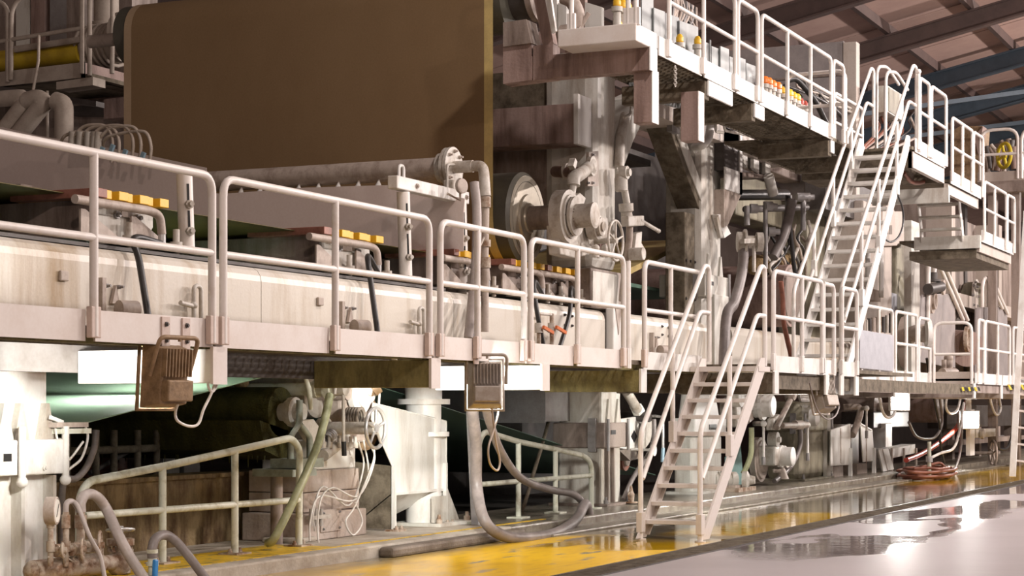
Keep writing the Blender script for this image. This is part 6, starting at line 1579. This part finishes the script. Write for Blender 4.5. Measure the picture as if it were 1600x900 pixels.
for k in range(10):
    x = 1366 + 7 * k; y = 170 + rs.uniform(0, 15)
    o = hose('landing_hose', ORD[k] + ' service hose from the left in the tangle behind the tall stair top', [A(x, y, 8.9), A(x + rs.uniform(-10, 10), y + 14, 8.8), A(x + rs.uniform(-14, 14), y + 34, 8.5), V((min(max(A(x, y + 40, 8.4).x, 28.2), 31.8), 8.4, UZ + .08))], rs.uniform(.015, .03), rs.choice(['rust_red_hose', 'cable_tan', 'hose_black', 'hose_grey', 'cast_beige']), 'hose')
    o['group'] = 'hoses behind the tall stair top'
hose('brown_hose', 'looped brown hose hanging under the upper landing', [A(1412, 270, 7.0), A(1424, 284, 7.0), A(1440, 285, 7.0), A(1455, 278, 7.0), A(1463, 268, 7.0)], .035, 'rust_red_hose')

# ------------------------------------------------------------------ far side at the upper left
fx = 22.6
fp = thing('far_side_platform', 'dusty platform end on the far machine side at the upper left', 'platform')
B = lambda x, y, X=fx: AX(x, y, X)
MB().prism([B(-30, 138), B(-30, 116), B(130, 97), B(130, 121)], (.05, 0, 0)).build('toe_board', 'pale_insul', fp)
MB().prism([B(130, 121), B(130, 97), B(130, 97) + V((1.6, 0, 0)), B(130, 121) + V((1.6, 0, 0))], (0, .04, 0)).build('toe_board', 'stained_brown', fp)
MB().prism([B(88, 140), B(88, 128), B(145, 120), B(145, 133)], (.3, 0, 0)).build('end_plate', 'pale_insul', fp)
MB().box(fx + .05, fx + 1.6, B(140, 120).y, 24, B(130, 121).z, B(130, 121).z + .06).build('deck', 'dirt_and_shade', fp)
MB().prism([B(-30, 143), B(-30, 130), B(100, 150), B(150, 158), B(150, 166)], (.2, 0, 0)).build('under_beam', 'dark_steel', fp)
fr1 = thing('guard_rail', 'dusty guard rail on the far side platform at the upper left', 'railing')
for pts in ([(12, 128), (12, 5), (-20, 0)], [(17, 125), (18, 15), (32, -6), (128, -20)], [(128, 115), (128, -20)], [(140, 118), (140, -20)], [(175, 115), (176, -5), (168, -10), (140, -20)]):
    MB().tube(fil([B(x, y, fx - .06) for x, y in pts], .2), .035, 8).build('tube', 'pale_insul', fr1)
MB().tube([B(-20, 68, fx - .06), B(128, 44, fx - .06)], .033, 8).build('mid_rail', 'pale_insul', fr1)
t = thing('yellow_far_roll', 'dusty yellow roll on the far side at the upper left', 'roll')
MB().cyl(B(128, 82, 23.4), B(-40, 102, 23.4) + V((0, 2, 0)), .16, 20).build('shell', 'yellow_roll', t)
MB().prism([B(22, 82, 23.2), B(22, 72, 23.2), B(125, 57, 23.2), B(125, 66, 23.2)], (.1, 0, 0)).build('top_plate', 'pale_insul', t)
t = thing('wrapped_duct', 'crumpled wrapped duct at the far side beside the fabric corner', 'duct')
MB().tube([B(132, 75, 23.6), B(150, 73, 23.6), B(190, 66, 23.6)], [.30, .33, .3], 20).build('duct', 'pale_insul', t)
MB().lathe(B(188, 55, 23.4), -YA, [(0, .34), (.1, .34), (.1, .2)], 24).build('flange', 'pale_insul', t)
for k in range(6): MB().ring(B(140 + 8 * k, 75 - k, 23.6), V((.1, 1, 0)), .32, .03, 18, 6).build('fold', 'pale_insul', t)
for i, (pts, r_, lab) in enumerate(([[(-40, 258), (-8, 222), (46, 151), (-30, 157)], .115, 'fat dusty pipe bend at the left edge behind the railing'], [[(-10, 260), (18, 224), (70, 160), (60, 153), (40, 158)], .125, 'second fat dusty pipe bend behind the left railing'], [[(100, 797), (100, 162), (86, 158)], .13, 'upright dusty pipe behind the curled tubes'])):
    o = MB().tube(fil([AX(x, y, 21.0) for x, y in pts], .2), r_, 16).build('dusty_pipe', 'pale_insul'); tag(o, lab, 'pipe', 'dusty pipes at the upper left')
t = thing('far_cabinet', 'dusty grey cabinets and pipes on the far side at the upper left', 'cabinet')
for a_, b_, m_ in ((25, 46, 'frame_paint'), (48, 70, 'stained_brown'), (78, 104, 'grey_steel'), (104, 125, 'dirty_frame'), (186, 206, 'dirty_frame')):
    MB().prism([AX(x, y, 25.5) for x, y in ((a_, 75), (a_, -15), (b_, -15), (b_, 75))], (.5, 0, 0)).build('door', m_, t)
MB().tube([AX(166, 42, 24.5), AX(166, -20, 24.5)], .2, 16).lathe(AX(166, 38, 24.5), ZA, [(-.1, .3), (0, .3), (0, .25)], 16).build('riser', 'pale_insul', t)
t = thing('far_machine', 'dusky brown frame of the far machine side under its platform', 'frame')
MB().prism([AX(x, y, 24.0) for x, y in ((-40, 300), (-40, 170), (160, 158), (210, 160), (210, 300))], (.3, 0, 0)).build('wall', 'dirty_frame', t)
MB().prism([AX(x, y, 23.8) for x, y in ((110, 180), (110, 166), (162, 163), (162, 180))], (.2, 0, 0)).build('recess', 'dark_steel', t)
MB().prism([AX(x, y, 23.6) for x, y in ((162, 186), (162, 155), (208, 150), (208, 182))], (.4, 0, 0)).build('box', 'stained_brown', t)
MB().prism([AX(x, y, 24.2) for x, y in ((-40, 170), (-40, 130), (210, 120), (210, 160))], (.3, 0, 0)).build('upper_wall', 'stained_brown', t)
MB().prism([AX(x, y, 26.5) for x, y in ((-40, 160), (-40, -40), (230, -40), (230, 160))], (.3, 0, 0)).build('back_wall', 'dirty_frame', t)
for i, (pts, lab) in enumerate(([[(61, 55), (60, 95), (52, 140), (48, 160)], 'thin rope knotted to the far side rail'], [[(74, 142), (74, 230)], 'left thin cord hanging behind the railing'], [[(97, 147), (97, 228)], 'right thin cord hanging behind the railing'])):
    o = MB().tube([AX(x, y, 22.5 if i == 0 else 22.56) for x, y in pts], .024, 6).build('rope', 'cable_tan'); tag(o, lab, 'cord')
finish_things()
